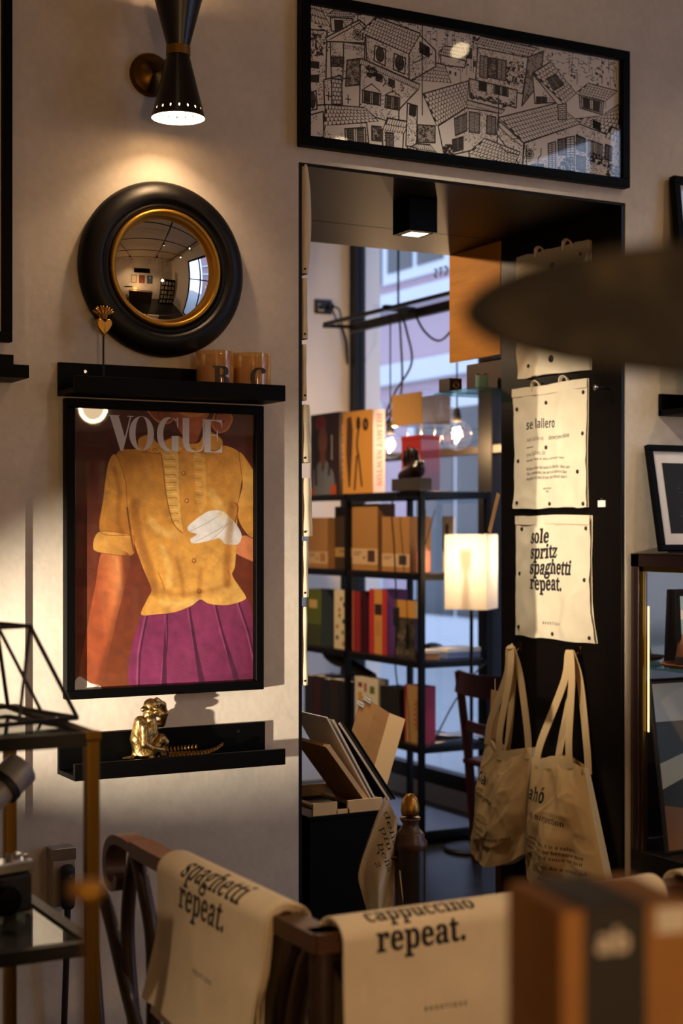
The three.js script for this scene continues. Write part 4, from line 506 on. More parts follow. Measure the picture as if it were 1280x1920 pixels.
{ // showcase: brass-lined glass cabinet beside the doorway
  const x0 = 0.972, x1 = 1.75, z0 = 0.006, z1 = 0.62, H = 1.422, t = thing('glass_showcase', 'dark framed glass showcase lined with brass at right of the doorway', 'showcase', [0, 0, 0]);
  const dk = phy(0x2a1712, 0.3, { clearcoat: 0.5 });
  add(t, 'plinth_base', span(x0, x1, 0, 0.55, z0, z1, 0.003), phy(0x0c0807, 0.4));
  for (const [a, b] of [[x0, z0], [x0, z1 - 0.035], [x1 - 0.035, z0], [x1 - 0.035, z1 - 0.035]]) add(t, 'corner_post', span(a, a + 0.035, 0.55, H - 0.035, b, b + 0.035, 0.003), dk);
  add(t, 'top_frame', merge([span(x0, x1, H - 0.035, H, z0, z0 + 0.035), span(x0, x1, H - 0.035, H, z1 - 0.035, z1), span(x0, x0 + 0.035, H - 0.035, H, z0, z1), span(x1 - 0.035, x1, H - 0.035, H, z0, z1)]), dk);
  add(t, 'brass_lining', merge([span(x0 + 0.006, x0 + 0.016, 0.55, H - 0.035, z0 + 0.035, z0 + 0.048), span(x0 + 0.006, x0 + 0.016, 0.55, H - 0.035, z1 - 0.048, z1 - 0.035), span(x0 + 0.006, x0 + 0.016, H - 0.05, H - 0.035, z0 + 0.035, z1 - 0.035)]), M.brass);
  add(t, 'brass_edge', span(x0 - 0.002, x1, H, H + 0.003, z0, z1), M.agedBrass);
  add(t, 'side_pane', span(x0 + 0.009, x0 + 0.013, 0.55, H - 0.05, z0 + 0.048, z1 - 0.048), M.glass);
  add(t, 'front_pane', span(x0 + 0.035, x1 - 0.035, 0.55, H - 0.035, z1 - 0.02, z1 - 0.016), M.glass);
  add(t, 'back_mirror', span(x0 + 0.035, x1 - 0.035, 0.55, H - 0.035, z0 + 0.006, z0 + 0.01), std(0x6a625a, 0.08, { metalness: 1 }));
  add(t, 'glass_shelf', span(x0 + 0.02, x1 - 0.035, 1.085, 1.092, z0 + 0.015, z1 - 0.03), M.greenGlass);
  const led = add(t, 'light_strip', span(x0 + 0.02, x0 + 0.023, 0.9, 1.27, z0 + 0.052, z0 + 0.057), glow(0xffdca0, 2)); point(t, [x0 + 0.06, 1.3, z0 + 0.3], 0.22, WARM, 1.5); add(t, 'cabinet_lamp', cyl(0.02, 0.02, 0.012, 20).translate(x0 + 0.06, 1.33, z0 + 0.3), glow(0xffe6b8, 4));
  const h = thing('brown_hat', 'brown felt hat with black band on the glass shelf of the showcase', 'hat', [1.085, 1.0925, 0.175]); h.scale.setScalar(0.76); const felt = std(0x6b3a1a, 0.9);
  add(h, 'brim', lathe([[0, 0.002], [0.1, 0.002], [0.13, 0.006], [0.145, 0.016], [0.143, 0.02], [0.128, 0.012], [0.09, 0.008]], 40), felt); add(h, 'crown', lathe([[0.086, 0.006], [0.088, 0.04], [0.08, 0.085], [0.066, 0.108], [0.04, 0.112], [0.02, 0.1], [0, 0.096]], 40), felt); add(h, 'hat_band', lathe([[0.0885, 0.012], [0.0895, 0.03], [0.0885, 0.046]], 40), M.blackRubber);
  framed('small_framed_view', 'small dark framed blue seascape standing behind the brown hat', 0.2, 0.22, 0.015, 0.02, std(0xffffff, 0.7, { map: artTex((g, w, h2) => { g.fillStyle = '#8fb6c9'; g.fillRect(0, 0, w, h2); g.fillStyle = '#dbe4e6'; g.fillRect(0, 120, w, 80); g.fillStyle = '#a67a52'; g.fillRect(0, 330, w, 190); }) }), [1.215, 1.205, 0.034], { lean: 0.06 });
  const pm = thing('tilted_art_panel', 'pale abstract art panel tilted under the glass shelf of the showcase', 'panel', [1.185, 0.552, 0.125], 0); pm.rotation.x = -0.16;
  add(pm, 'panel_board', box(0.36, 0.5, 0.012, 0.002).translate(0, 0.25, 0), M.card); add(pm, 'panel_print', new THREE.PlaneGeometry(0.345, 0.485), std(0xffffff, 0.5, { map: artTex((g, w, h2) => { g.fillStyle = '#3a3630'; g.fillRect(0, 0, w, h2); g.fillStyle = '#dfe2de'; g.fillRect(0, 0, w, 120); g.fillStyle = '#cfc6ae'; poly(g, [[0, 250], [230, 190], [260, 250], [0, 330]]); g.fill(); g.fillStyle = '#8db4d0'; poly(g, [[90, 320], [280, 270], [260, 420], [160, 460]]); g.fill(); g.fillStyle = '#9c6a3c'; poly(g, [[0, 380], [120, 400], [160, 520], [0, 520]]); g.fill(); }) }), [0, 0.25, 0.0065]);
  const hd = thing('black_head_form', 'black rounded display form standing in the showcase', 'figurine', [1.24, 0.551, 0.42]); add(hd, 'neck', cyl(0.05, 0.08, 0.14, 24).translate(0, 0.07, 0), M.blackRubber); add(hd, 'head', new THREE.SphereGeometry(0.09, 24, 18).scale(1, 1.25, 1.1).translate(0, 0.22, 0), M.blackRubber);
}
// ---------- back room ----------
{ // socket with plugs on the lilac wall
  const t = thing('wall_socket', 'black double wall socket with plugs high on the far wall', 'socket', [2.333, 2.82, -4.55]);
  add(t, 'plate', box(0.115, 0.085, 0.012, 0.004).translate(0, 0, 0.007), M.socket); add(t, 'white_insert', box(0.035, 0.04, 0.006, 0.002).translate(-0.02, -0.005, 0.016), M.white);
  add(t, 'plug', cyl(0.017, 0.017, 0.035, 16).rotateX(Math.PI / 2).translate(-0.02, -0.005, 0.03), M.blackRubber); add(t, 'plug', cyl(0.019, 0.019, 0.04, 16).rotateX(Math.PI / 2).translate(0.035, 0, 0.03), M.blackRubber);
  add(t, 'cord', tube([[0.035, 0, 0.05], [0.075, -0.02, 0.07], [0.09, -0.12, 0.08], [0.11, -0.22, 0.1], [0.15, -0.34, 0.04]], 0.005), M.blackRubber); add(t, 'cord', tube([[0.035, -0.01, 0.05], [0.05, -0.07, 0.07], [0.08, -0.14, 0.09], [0.1, -0.22, 0.1], [0.15, -0.33, 0.03]], 0.005), M.blackRubber);
}
{ // hanging steel lamp rack
  const t = thing('ceiling_lamp_rack', 'black steel frame hung from the ceiling carrying cables by the window', 'rack', [0, 0, 0]);
  add(t, 'long_bar', bar([2.05, 2.635, -3.99], [2.05, 2.635, -1.7], 0.02, 0.02), M.steel); add(t, 'long_bar', bar([2.2, 2.615, -3.95], [2.2, 2.615, -1.7], 0.035, 0.05), M.steel);
  add(t, 'cross_bar', bar([2.04, 2.625, -3.99], [2.21, 2.625, -3.95], 0.02), M.steel); add(t, 'cross_bar', bar([2.05, 2.625, -1.7], [2.2, 2.625, -1.7], 0.02), M.steel);
  for (const z of [-3.3, -1.8]) add(t, 'hanger', cyl(0.006, 0.006, 1.37, 8).translate(2.12, 3.31, z), M.steel); for (const z of [-3.3, -2.45, -1.8]) add(t, 'clamp', box(0.19, 0.03, 0.04, 0.008).translate(2.125, 2.64, z), M.steel);
  add(t, 'cable', tube([[2.12, 2.63, -3.3], [2.14, 2.5, -3.31], [2.17, 2.2, -3.36], [2.1, 2.02, -3.45], [2.14, 2.2, -3.38], [2.2, 2.36, -3.3], [2.16, 2.52, -3.28], [2.13, 2.64, -3.3]], 0.006, 60), M.blackRubber);
  add(t, 'cable', tube([[2.15, 2.62, -3.2], [2.16, 2.5, -3.1], [2.16, 2.44, -2.95], [2.16, 2.52, -2.8], [2.15, 2.64, -2.72]], 0.006), M.blackRubber); add(t, 'cable', tube([[2.14, 2.12, -3.4], [2.18, 2.06, -3.6], [2.3, 2.07, -3.9], [2.46, 2.15, -4.4]], 0.006), M.blackRubber); add(t, 'cable', tube([[2.14, 2.1, -3.4], [2.18, 2.0, -3.6], [2.3, 1.99, -3.9], [2.46, 2.08, -4.4]], 0.006), M.blackRubber);
}
function globe(label, x, y, z, top, r) {
  const t = thing('globe_bulb', label, 'lamp', [x, y, z], 0, 'hanging globe bulbs by the shop window');
  add(t, 'flex', cyl(0.004, 0.004, top - y - r - 0.05, 8).translate(0, (top - y + r + 0.05) / 2, 0), M.blackRubber); add(t, 'lamp_holder', lathe([[0.002, 0.07], [0.014, 0.065], [0.02, 0.03], [0.022, 0], [0.0, 0]], 20).translate(0, r - 0.01, 0), M.blackRubber);
  add(t, 'bulb_glass', new THREE.SphereGeometry(r, 28, 20), phy(0xffffff, 0.03, { transmission: 1, thickness: 0, ior: 1.35 }));
  const pts = []; for (let i = 0; i <= 60; i++) { const a = i * 0.5, k = 0.4 + 0.3 * Math.sin(i * 0.1); pts.push([r * 0.36 * k * Math.cos(a), r * 0.5 - r * i / 60, r * 0.36 * k * Math.sin(a)]); }
  add(t, 'filament', tube(pts, 0.0045, 120, 6), glow(0xffd9a8, 26)); point(t, [0, 0, 0], 1.6, AMBER, 1.5);
}
globe('glowing clear globe bulb hanging behind the cellophane wrapped shade', 2.135, 1.955, -2.76, 2.62, 0.075);
globe('glowing clear globe bulb hanging half hidden by the yellow art book', 2.13, 1.935, -3.4, 2.62, 0.07);
{ // steel bookshelf
  const t = thing('steel_bookshelf', 'black open steel bookshelf standing in front of the shop window', 'bookshelf', [0, 0, 0]);
  const Y = [0.065, 0.468, 0.871, 1.286, 1.676], zs = [-2.614, -3.34, -4.07], x0 = 1.829, x1 = 2.229;
  for (const z of zs) for (const x of [x0 + 0.014, x1 - 0.014]) add(t, 'upright', span(x - 0.014, x + 0.014, 0, 1.676, z - 0.014, z + 0.014, 0.002), M.steel);
  for (const y of Y) {
    const s = add(t, 'shelf_board', span(x0 + 0.01, x1 - 0.01, y - 0.008, y, zs[2], zs[0], 0.001), phy(0x241c18, 0.25));
    add(s, 'shelf_rim', merge([span(x0, x0 + 0.028, y - 0.034, y - 0.0085, zs[2], zs[0]), span(x1 - 0.028, x1, y - 0.034, y - 0.0085, zs[2], zs[0]), span(x0 + 0.028, x1 - 0.028, y - 0.034, y - 0.0085, zs[0] - 0.014, zs[0] + 0.014), span(x0 + 0.028, x1 - 0.028, y - 0.034, y - 0.0085, zs[1] - 0.014, zs[1] + 0.014)]), M.steel);
  }
}
// books and boxes facing the doorway (front towards -x, right side towards +z)
function volume(name, label, cat, z0, z1, y, h, th, frontMat, sideMat, x = 1.858, group, pages = false, turn = 0) {
  const t = thing(name, label, cat, [x + th / 2, y + 0.001, (z0 + z1) / 2], turn, group), W = z1 - z0;
  add(t, 'core', box(th - 0.004, h - 0.004, W - 0.004).translate(0, h / 2, 0), pages ? M.paper : sideMat);
  add(t, 'front_cover', box(0.003, h, W, 0.0005).translate(-th / 2 + 0.0015, h / 2, 0), sideMat); add(t, 'back_cover', box(0.003, h, W, 0.0005).translate(th / 2 - 0.0015, h / 2, 0), sideMat);
  add(t, 'front_print', new THREE.PlaneGeometry(W, h).rotateY(-Math.PI / 2), frontMat, [-th / 2 - 0.0006, h / 2, 0]);
  add(t, 'spine', new THREE.PlaneGeometry(th, h), sideMat, [0, h / 2, W / 2 + 0.0008]); return t;
}
const pt = (w, h, f) => std(0xffffff, 0.55, { map: canvasTex(w, h, f) });
const flat = (c) => std(c, 0.6);
const portrait = pt(200, 260, (g, w, h) => { g.fillStyle = '#2a120f'; g.fillRect(0, 0, w, h); g.fillStyle = '#8a1a1c'; g.beginPath(); g.ellipse(70, 30, 40, 26, 0, 0, 7); g.fill(); g.fillStyle = '#7a4632'; g.beginPath(); g.ellipse(85, 85, 32, 46, 0, 0, 7); g.fill(); g.fillStyle = '#6a3c2a'; g.fillRect(66, 120, 40, 50); g.fillStyle = '#6c7076'; poly(g, [[20, 180], [70, 150], [88, 190], [110, 150], [160, 190], [180, 260], [10, 260]]); g.fill(); g.strokeStyle = '#1a0a08'; g.lineWidth = 14; g.beginPath(); g.moveTo(55, 50); g.quadraticCurveTo(30, 130, 40, 230); g.moveTo(118, 50); g.quadraticCurveTo(140, 130, 130, 200); g.stroke(); g.strokeStyle = '#c8cacc'; g.lineWidth = 5; g.beginPath(); g.moveTo(150, 70); g.lineTo(150, 150); g.stroke(); g.fillStyle = '#b04a1e'; g.fillRect(0, 240, 30, 20); g.fillRect(140, 230, 40, 30); });
const portraitSpine = pt(64, 260, (g, w, h) => { g.fillStyle = '#2a1512'; g.fillRect(0, 0, w, h); g.fillStyle = '#e8b070'; for (let i = 0; i < 9; i++) g.fillRect(20, 40 + i * 20, 20, i % 3 ? 8 : 13); });
const yellowArt = pt(210, 260, (g, w, h) => { g.fillStyle = '#c88c3a'; g.fillRect(0, 0, w, h); g.fillStyle = '#4a2c16'; poly(g, [[30, 20], [60, 14], [72, 60], [66, 130], [52, 240], [40, 240], [24, 130]]); g.fill(); g.fillStyle = '#2c1a10'; g.beginPath(); g.ellipse(110, 40, 15, 22, 0, 0, 7); g.fill(); g.lineWidth = 12; g.strokeStyle = '#3a2414'; g.beginPath(); g.moveTo(112, 60); g.quadraticCurveTo(90, 110, 112, 140); g.lineTo(135, 240); g.moveTo(100, 140); g.lineTo(84, 250); g.stroke(); g.beginPath(); g.arc(160, 45, 20, 0, 7); g.fill(); g.fillStyle = '#c88c3a'; g.font = 'bold 18px serif'; g.fillText('B', 154, 52); });
const newtonSpine = pt(40, 260, (g, w, h) => { g.fillStyle = '#b9b4bf'; g.fillRect(0, 0, w, h); g.translate(13, 12); g.rotate(Math.PI / 2); g.fillStyle = '#c4512c'; g.font = 'bold 24px serif'; g.fillText('HELMUT NEWTON', 0, 0, 236); });
volume('art_book', 'tall dark art book with a portrait cover on top of the steel shelf', 'book', -3.785, -3.46, 1.676, 0.43, 0.06, portrait, portraitSpine);
volume('art_book', 'tall yellow art book with two figures and lilac spine on top shelf', 'book', -3.42, -3.105, 1.676, 0.42, 0.07, yellowArt, newtonSpine);
{
  const t = thing('wrapped_lampshade', 'yellow box lampshade wrapped in shiny cellophane on top of the red box', 'lampshade', [1.935, 1.9475, -2.77], 0);
  add(t, 'wire_legs', merge([[-0.04, -0.06], [0.04, -0.06], [-0.04, 0.06], [0.04, 0.06]].map(([x, z]) => cyl(0.002, 0.002, 0.06, 6).translate(x, 0.03, z))), M.chrome);
  add(t, 'yellow_panel', box(0.003, 0.15, 0.28).translate(-0.08, 0.125, 0), std(0xc98e1e, 0.6)); add(t, 'inner_frame', merge([box(0.16, 0.004, 0.004).translate(0, 0.2, 0.138), box(0.16, 0.004, 0.004).translate(0, 0.05, 0.138), box(0.16, 0.004, 0.28).translate(0, 0.05, 0)]), M.chrome);
  add(t, 'silver_lining', box(0.003, 0.15, 0.28).translate(0.08, 0.125, 0), std(0x9a9ca2, 0.35, { metalness: 0.6 }));
  add(t, 'cellophane_wrap', merge([grid(24, 16, (u, v) => [-0.086 - 0.006 * vn(u * 12, v * 9, 64), 0.04 + 0.17 * (1 - v), -0.145 + 0.29 * u]), grid(24, 16, (u, v) => [-0.086 + 0.17 * u, 0.04 + 0.17 * (1 - v), 0.147 + 0.016 * vn(u * 9 + 7, v * 3, 64)])]), M.cellophane);
  const rb = thing('red_box', 'glossy red tall box standing under the wrapped yellow shade', 'box', [1.945, 1.677, -2.79]); add(rb, 'box_body', box(0.11, 0.25, 0.18, 0.003).translate(0, 0.125, 0), phy(0xa3271c, 0.3, { clearcoat: 0.8 })); add(rb, 'box_lid', box(0.114, 0.02, 0.184, 0.003).translate(0, 0.26, 0), phy(0xa3271c, 0.3));
  const hb = thing('dark_hand_sculpture', 'dark carved hand sculpture on a black block on the bookshelf', 'sculpture', [1.845, 1.677, -2.71]); add(hb, 'block', box(0.07, 0.06, 0.26, 0.003).translate(0.0, 0.03, 0.0), M.card);
  const bones = [[0, 0.07, -0.06, 0, 0.1, 0.05, 0.035, 0.04]]; for (let i = 0; i < 4; i++) bones.push([0, 0.1, -0.04 + i * 0.03, -0.005, 0.15 + 0.02 * (i % 3), -0.045 + i * 0.034, 0.014, 0.012], [-0.005, 0.15 + 0.02 * (i % 3), -0.045 + i * 0.034, -0.012, 0.175 + 0.015 * ((i + 1) % 3), -0.04 + i * 0.036, 0.012, 0.008]); bones.push([0, 0.08, 0.05, 0, 0.13, 0.09, 0.02, 0.014]);
  add(hb, 'hand', sdfMesh(bones, 48, 0.006), phy(0x1a0c0a, 0.25));
}
const kraftFront = (sw) => pt(128, 160, (g, w, h) => { g.fillStyle = '#a3753f'; g.fillRect(0, 0, w, h); g.fillStyle = '#c9a67a'; g.fillRect(0, 108, w, 38); g.fillStyle = sw; g.fillRect(78, 112, 36, 28); g.fillStyle = '#5a4028'; g.fillRect(8, 116, 40, 2); g.fillRect(8, 122, 30, 2); g.beginPath(); g.arc(60, 130, 4, 0, 7); g.fill(); });
const darkFront = pt(128, 160, (g, w, h) => { g.fillStyle = '#3b2a1c'; g.fillRect(0, 0, w, h); g.fillStyle = '#a5824e'; g.fillRect(0, 106, w, 24); g.fillStyle = '#4a3322'; g.fillRect(30, 114, 40, 3); });
const KS = flat(0x9a6d3c);
volume('kraft_box', 'small kraft box with pale label at the left end of the second shelf', 'box', -3.816, -3.592, 1.286, 0.268, 0.1, kraftFront('#a3753f'), KS, 1.86);
volume('dark_box', 'dark brown box with tan label band on the second shelf', 'box', -3.585, -3.366, 1.286, 0.326, 0.1, darkFront, flat(0x33251a), 1.9);
volume('kraft_box', 'tall kraft box with dark swatch label in the middle of the second shelf', 'box', -3.322, -3.06, 1.286, 0.335, 0.1, kraftFront('#4a2c1c'), KS, 1.86);
volume('kraft_box', 'wide kraft box with grey swatch label at the right of the second shelf', 'box', -3.016, -2.75, 1.286, 0.268, 0.12, kraftFront('#3a3430'), KS, 1.86);
volume('picture_card', 'white card with a dark figure behind the kraft boxes', 'card', -2.76, -2.66, 1.286, 0.27, 0.008, pt(64, 128, (g, w, h) => { g.fillStyle = '#cfcac8'; g.fillRect(0, 0, w, h); g.fillStyle = '#2b2b30'; g.fillRect(20, 30, 16, 70); g.beginPath(); g.arc(28, 26, 10, 0, 7); g.fill(); }), M.white, 2.05);
{
  const t = thing('reed_diffuser', 'pink glass reed diffuser with black sticks at the shelf corner', 'diffuser', [1.89, 1.287, -2.67]);
  add(t, 'bottle', lathe([[0, 0.001], [0.032, 0.001], [0.034, 0.004], [0.034, 0.1], [0.02, 0.112], [0.012, 0.118], [0.012, 0.13], [0.0, 0.13]], 28), phy(0xd98a72, 0.15, { clearcoat: 0.6 })); for (const [a, b] of [[0.05, 0.02], [-0.02, 0.05], [0.03, -0.04]]) add(t, 'stick', tube([[0, 0.11, 0], [a / 2, 0.2, b / 2], [a, 0.3, b]], 0.0022, 4, 6), M.blackRubber);
}
volume('green_book', 'green book at the left end of the third shelf', 'book', -3.84, -3.66, 0.871, 0.3, 0.09, pt(96, 160, (g, w, h) => { g.fillStyle = '#5a641c'; g.fillRect(0, 0, w, h); g.fillStyle = '#c9a868'; g.fillRect(20, 30, 50, 24); g.fillStyle = '#3c441a'; g.fillRect(0, 100, w, 60); }), flat(0x2e3520));
volume('speckled_book', 'cream patterned book beside the shelf upright on the third shelf', 'book', -3.515, -3.366, 0.871, 0.305, 0.04, pt(96, 200, (g, w, h) => { g.fillStyle = '#d9c8a4'; g.fillRect(0, 0, w, h); for (let i = 0; i < 9; i++) { g.fillStyle = ['#8a7a2c', '#3a3430', '#b07a3a'][i % 3]; g.beginPath(); g.ellipse(rr(20, 76), 30 + i * 19, 10, 8, 0, 0, 7); g.fill(); } }), M.paper);
volume('crimson_book', 'narrow crimson book right of the shelf upright', 'book', -3.318, -3.235, 0.871, 0.305, 0.08, pt(64, 160, (g, w, h) => { g.fillStyle = '#8c2226'; g.fillRect(0, 0, w, h); g.fillStyle = '#c0783c'; g.fillRect(4, 0, 6, h); }), flat(0x571a28));
volume('striped_book', 'red book with yellow centre stripe and purple side on the third shelf', 'book', -3.162, -2.985, 0.871, 0.322, 0.12, pt(96, 200, (g, w, h) => { g.fillStyle = '#b5302c'; g.fillRect(0, 0, w, h); g.fillStyle = '#c98f46'; g.fillRect(28, 0, 42, h); g.fillStyle = '#2a1c14'; g.fillRect(30, 46, 38, 34); g.fillStyle = '#7a5228'; for (let i = 0; i < 6; i++) g.fillRect(36, 100 + i * 8, 26, 2); }), flat(0x8a4a86), 1.87);
volume('photo_book', 'book with ochre and dark photo cover and navy spine on the third shelf', 'book', -2.905, -2.715, 0.871, 0.278, 0.055, pt(128, 180, (g, w, h) => { g.fillStyle = '#3a3228'; g.fillRect(0, 0, w, h); g.fillStyle = '#c08a3e'; g.fillRect(0, 0, w, 54); for (let i = 0; i < 40; i++) { g.fillStyle = ['#4e4436', '#241d16', '#6a5a40'][i % 3]; g.beginPath(); g.ellipse(rr(10, 118), rr(64, 170), rr(4, 14), rr(4, 12), 0, 0, 7); g.fill(); } }), pt(40, 180, (g, w, h) => { g.fillStyle = '#1e2a5c'; g.fillRect(0, 0, w, h); g.fillStyle = '#d9c9a0'; g.fillRect(0, 0, w, 54); g.translate(27, 150); g.rotate(-Math.PI / 2); g.fillStyle = '#e8e8ee'; g.font = 'bold 22px serif'; g.fillText('P', 0, 0); g.fillRect(18, -12, 5, 12); g.fillRect(28, -10, 5, 10); g.fillRect(38, -14, 5, 14); }), 1.87);
[[0x27282c, 0.235, 'leftmost'], [0x3a1a18, 0.24, 'second'], [0x1b1c22, 0.232, 'middle'], [0x2b2118, 0.238, 'fourth'], [0x17161a, 0.236, 'rightmost']].forEach(([c, h, w], i) => volume('dark_volume', 'dark bound volume on the lower shelf, ' + w + ' of its row', 'book', -3.86 + i * 0.099, -3.766 + i * 0.099, 0.468, h, 0.16, flat(c), flat(c), 1.86, 'dark volumes on the lower shelf', true));
volume('game_box', 'white game box printed with coloured shapes on the lower shelf', 'box', -3.29, -3.05, 0.468, 0.275, 0.06, pt(128, 160, (g, w, h) => { g.fillStyle = '#d8cdb2'; g.fillRect(0, 0, w, h); [['#7a2a22', 18, 16, 22, 14], ['#a02c28', 52, 16, 12, 26], ['#5c6a2c', 82, 22, 26, 22], ['#c99a2c', 18, 44, 20, 34], ['#6a2a3a', 52, 54, 12, 14], ['#3a3430', 30, 96, 10, 10], ['#c9a22c', 24, 120, 30, 16], ['#a8202c', 92, 112, 16, 34]].forEach(([c, x, y, a, b]) => { g.fillStyle = c; g.fillRect(x, y, a, b); }); }), flat(0xcabf9f));
volume('black_case', 'plain black case between the game box and the pink book', 'box', -3.03, -2.84, 0.468, 0.25, 0.1, flat(0x15110f), flat(0x0f0c0b));
volume('pink_book', 'tan book with red lettering and pink side near the shelf corner', 'book', -2.815, -2.66, 0.468, 0.275, 0.08, pt(96, 160, (g, w, h) => { g.fillStyle = '#a5814e'; g.fillRect(0, 0, w, h); g.fillStyle = '#8a1c34'; g.fillRect(0, 0, 10, h); g.translate(58, 110); g.rotate(-Math.PI / 2 + Math.PI); g.strokeStyle = '#8a2018'; g.lineWidth = 3; g.beginPath(); g.moveTo(-70, 0); for (let i = 0; i < 6; i++) g.bezierCurveTo(-66 + i * 14, -22, -60 + i * 14, -22, -58 + i * 14, 0); g.stroke(); }), flat(0xb23a5c), 1.87);
{
  const mk = (n, l, x, y, z, w, h, d, m, turn) => { const t = thing(n, l, 'box', [x, y + 0.0008, z], turn); add(t, 'box_base', box(w, h * 0.6, d, 0.003).translate(0, h * 0.3, 0), m); add(t, 'box_lid', box(w + 0.004, h * 0.4, d + 0.004, 0.003).translate(0, h * 0.8, 0), M.white); };
  mk('flat_gift_box', 'flat blue and white box stacked at the right end of the third shelf', 2.1, 0.871, -2.72, 0.2, 0.05, 0.14, flat(0x6d84b4), 0.1); mk('flat_gift_box', 'small tan box lying at the corner of the third shelf', 1.92, 0.871, -2.665, 0.08, 0.05, 0.06, flat(0xa87c58), -0.2);
  const c = thing('soft_black_hat', 'soft black hat lying on the third shelf', 'hat', [2.08, 0.872, -2.9]); add(c, 'hat_crown', new THREE.SphereGeometry(0.1, 24, 12, 0, 6.283, 0, 1.57).scale(0.8, 0.6, 0.7), M.blackRubber); add(c, 'hat_peak', box(0.1, 0.008, 0.07, 0.003).translate(-0.03, 0.005, 0.06), M.blackRubber);
  [['loose white papers, top sheet of the pile on the lower shelf', 0.02, 0.2], ['loose white papers, bottom sheet of the pile on the lower shelf', 0.0, -0.1]].forEach(([l, y, a]) => one('paper_pile', grid(10, 10, (u, v) => [-0.15 + 0.3 * u, 0.012 + 0.01 * Math.sin(u * 4 + a * 9), -0.1 + 0.2 * v], true), std(0xdfe2e8, 0.8, { side: THREE.DoubleSide }), l, 'paper', [2.1, 0.47 + y, -2.72], [0, a, 0], 'papers on the lower shelf'));
  const pd = thing('dark_paddle', 'dark rounded paddle lying slanted over the dark volumes', 'ornament', [1.95, 0.775, -3.66], 0.1); pd.rotation.x = 0.22;
  add(pd, 'paddle_blade', new THREE.SphereGeometry(1, 28, 14).scale(0.05, 0.045, 0.13).translate(0, 0.035, 0), M.card); add(pd, 'paddle_shaft', cyl(0.022, 0.034, 0.28, 18).rotateX(Math.PI / 2).translate(0, 0.03, 0.2), M.card);
  const cb = thing('hanging_cable', 'black cable with inline switch hanging down in front of the steel shelf', 'cable', [1.815, 0, -2.8]); add(cb, 'cord', tube([[0, 1.655, 0], [-0.01, 1.6, -0.03], [-0.012, 1.4, 0.0], [-0.012, 1.1, 0.02], [-0.012, 0.85, 0.01], [-0.006, 0.7, 0.03], [0, 0.47, 0.05]], 0.004, 60), M.blackRubber); add(cb, 'inline_switch', box(0.024, 0.09, 0.03, 0.008).translate(-0.012, 1.075, 0.02), M.blackRubber); add(cb, 'cord_clip', box(0.012, 0.014, 0.012, 0.003).translate(0.004, 1.655, 0), M.steel);
  const cc = thing('slack_cable', 'thin black cable sagging across the lower right of the steel shelf', 'cable', [0, 0, 0]); add(cc, 'cord', tube([[2.19, 0.85, -2.596], [2.1, 0.78, -2.585], [2.0, 0.66, -2.585], [1.9, 0.5, -2.59], [1.86, 0.46, -2.594]], 0.004, 30), M.blackRubber); add(cc, 'cord_clip', box(0.014, 0.014, 0.01, 0.002).translate(2.19, 0.855, -2.594), M.steel);
}
{ // floor lamp with a box shade
  const t = thing('floor_lamp', 'lit floor lamp with white box shade and thin black pole', 'floor lamp', [1.99, 0, -2.41], -0.84);
  add(t, 'base', lathe([[0, 0], [0.13, 0], [0.13, 0.012], [0.12, 0.02], [0.02, 0.026], [0, 0.026]], 40), M.blackMetal); add(t, 'pole', cyl(0.0085, 0.0085, 1.22, 14).translate(0, 0.636, 0), M.blackMetal); add(t, 'stem', cyl(0.006, 0.011, 0.12, 14).rotateX(0.22).translate(0, 1.29, 0.015), M.blackMetal); add(t, 'lamp_holder', cyl(0.017, 0.014, 0.05, 20).translate(0, 1.36, 0.03), std(0x2c2926, 0.6));
  const sh = phy(0xf7efe2, 0.95, { transmission: 0.5, thickness: 0, side: THREE.DoubleSide }), W = 0.2, D = 0.2, y = 1.297;
  add(t, 'shade', merge([box(W, 0.345, 0.002).translate(0, y, D / 2), box(W, 0.345, 0.002).translate(0, y, -D / 2), box(0.002, 0.345, D).translate(-W / 2, y, 0), box(0.002, 0.345, D).translate(W / 2, y, 0)]), sh); add(t, 'shade_ring', merge([box(W, 0.003, 0.006).translate(0, y - 0.15, 0), box(0.006, 0.003, D).translate(0, y - 0.15, 0)]), M.blackMetal);
  add(t, 'bulb', new THREE.SphereGeometry(0.026, 20, 14).translate(0, 1.37, -0.065), glow(0xffe2b8, 4)); point(t, [0, 1.37, -0.065], 0.6, new THREE.Color().setRGB(1, 0.84, 0.64), 0.4);
}
{ // red bistro chair, back towards -x
  const t = thing('red_chair', 'dark red wooden bistro chair behind the floor lamp', 'chair', [1.82, 0, -2.02]);
  for (const z of [-0.18, 0.18]) { add(t, 'rear_leg', bar([0.06, 0, z], [0.02, 0.45, z], 0.034), M.redWood); add(t, 'back_post', bar([0.02, 0.44, z], [-0.03, 0.86, z * 1.05], 0.032), M.redWood); add(t, 'front_leg', bar([0.4, 0, z], [0.38, 0.44, z], 0.034), M.redWood); add(t, 'side_rail', bar([0.03, 0.2, z], [0.38, 0.2, z], 0.02), M.redWood); }
  add(t, 'top_rail', strip([[-0.028, 0.815, -0.2], [-0.05, 0.81, -0.08], [-0.05, 0.81, 0.08], [-0.028, 0.815, 0.2]], 0.1, 0.018, [0.1, 1, 0], 20), M.redWood); add(t, 'back_slat', strip([[0.0, 0.62, -0.18], [-0.018, 0.615, 0], [0.0, 0.62, 0.18]], 0.045, 0.014, [0.1, 1, 0], 16), M.redWood); add(t, 'seat', box(0.42, 0.03, 0.42, 0.012).translate(0.21, 0.455, 0), M.redWood); add(t, 'stretcher', bar([0.39, 0.24, -0.18], [0.39, 0.24, 0.18], 0.02), M.redWood);
}
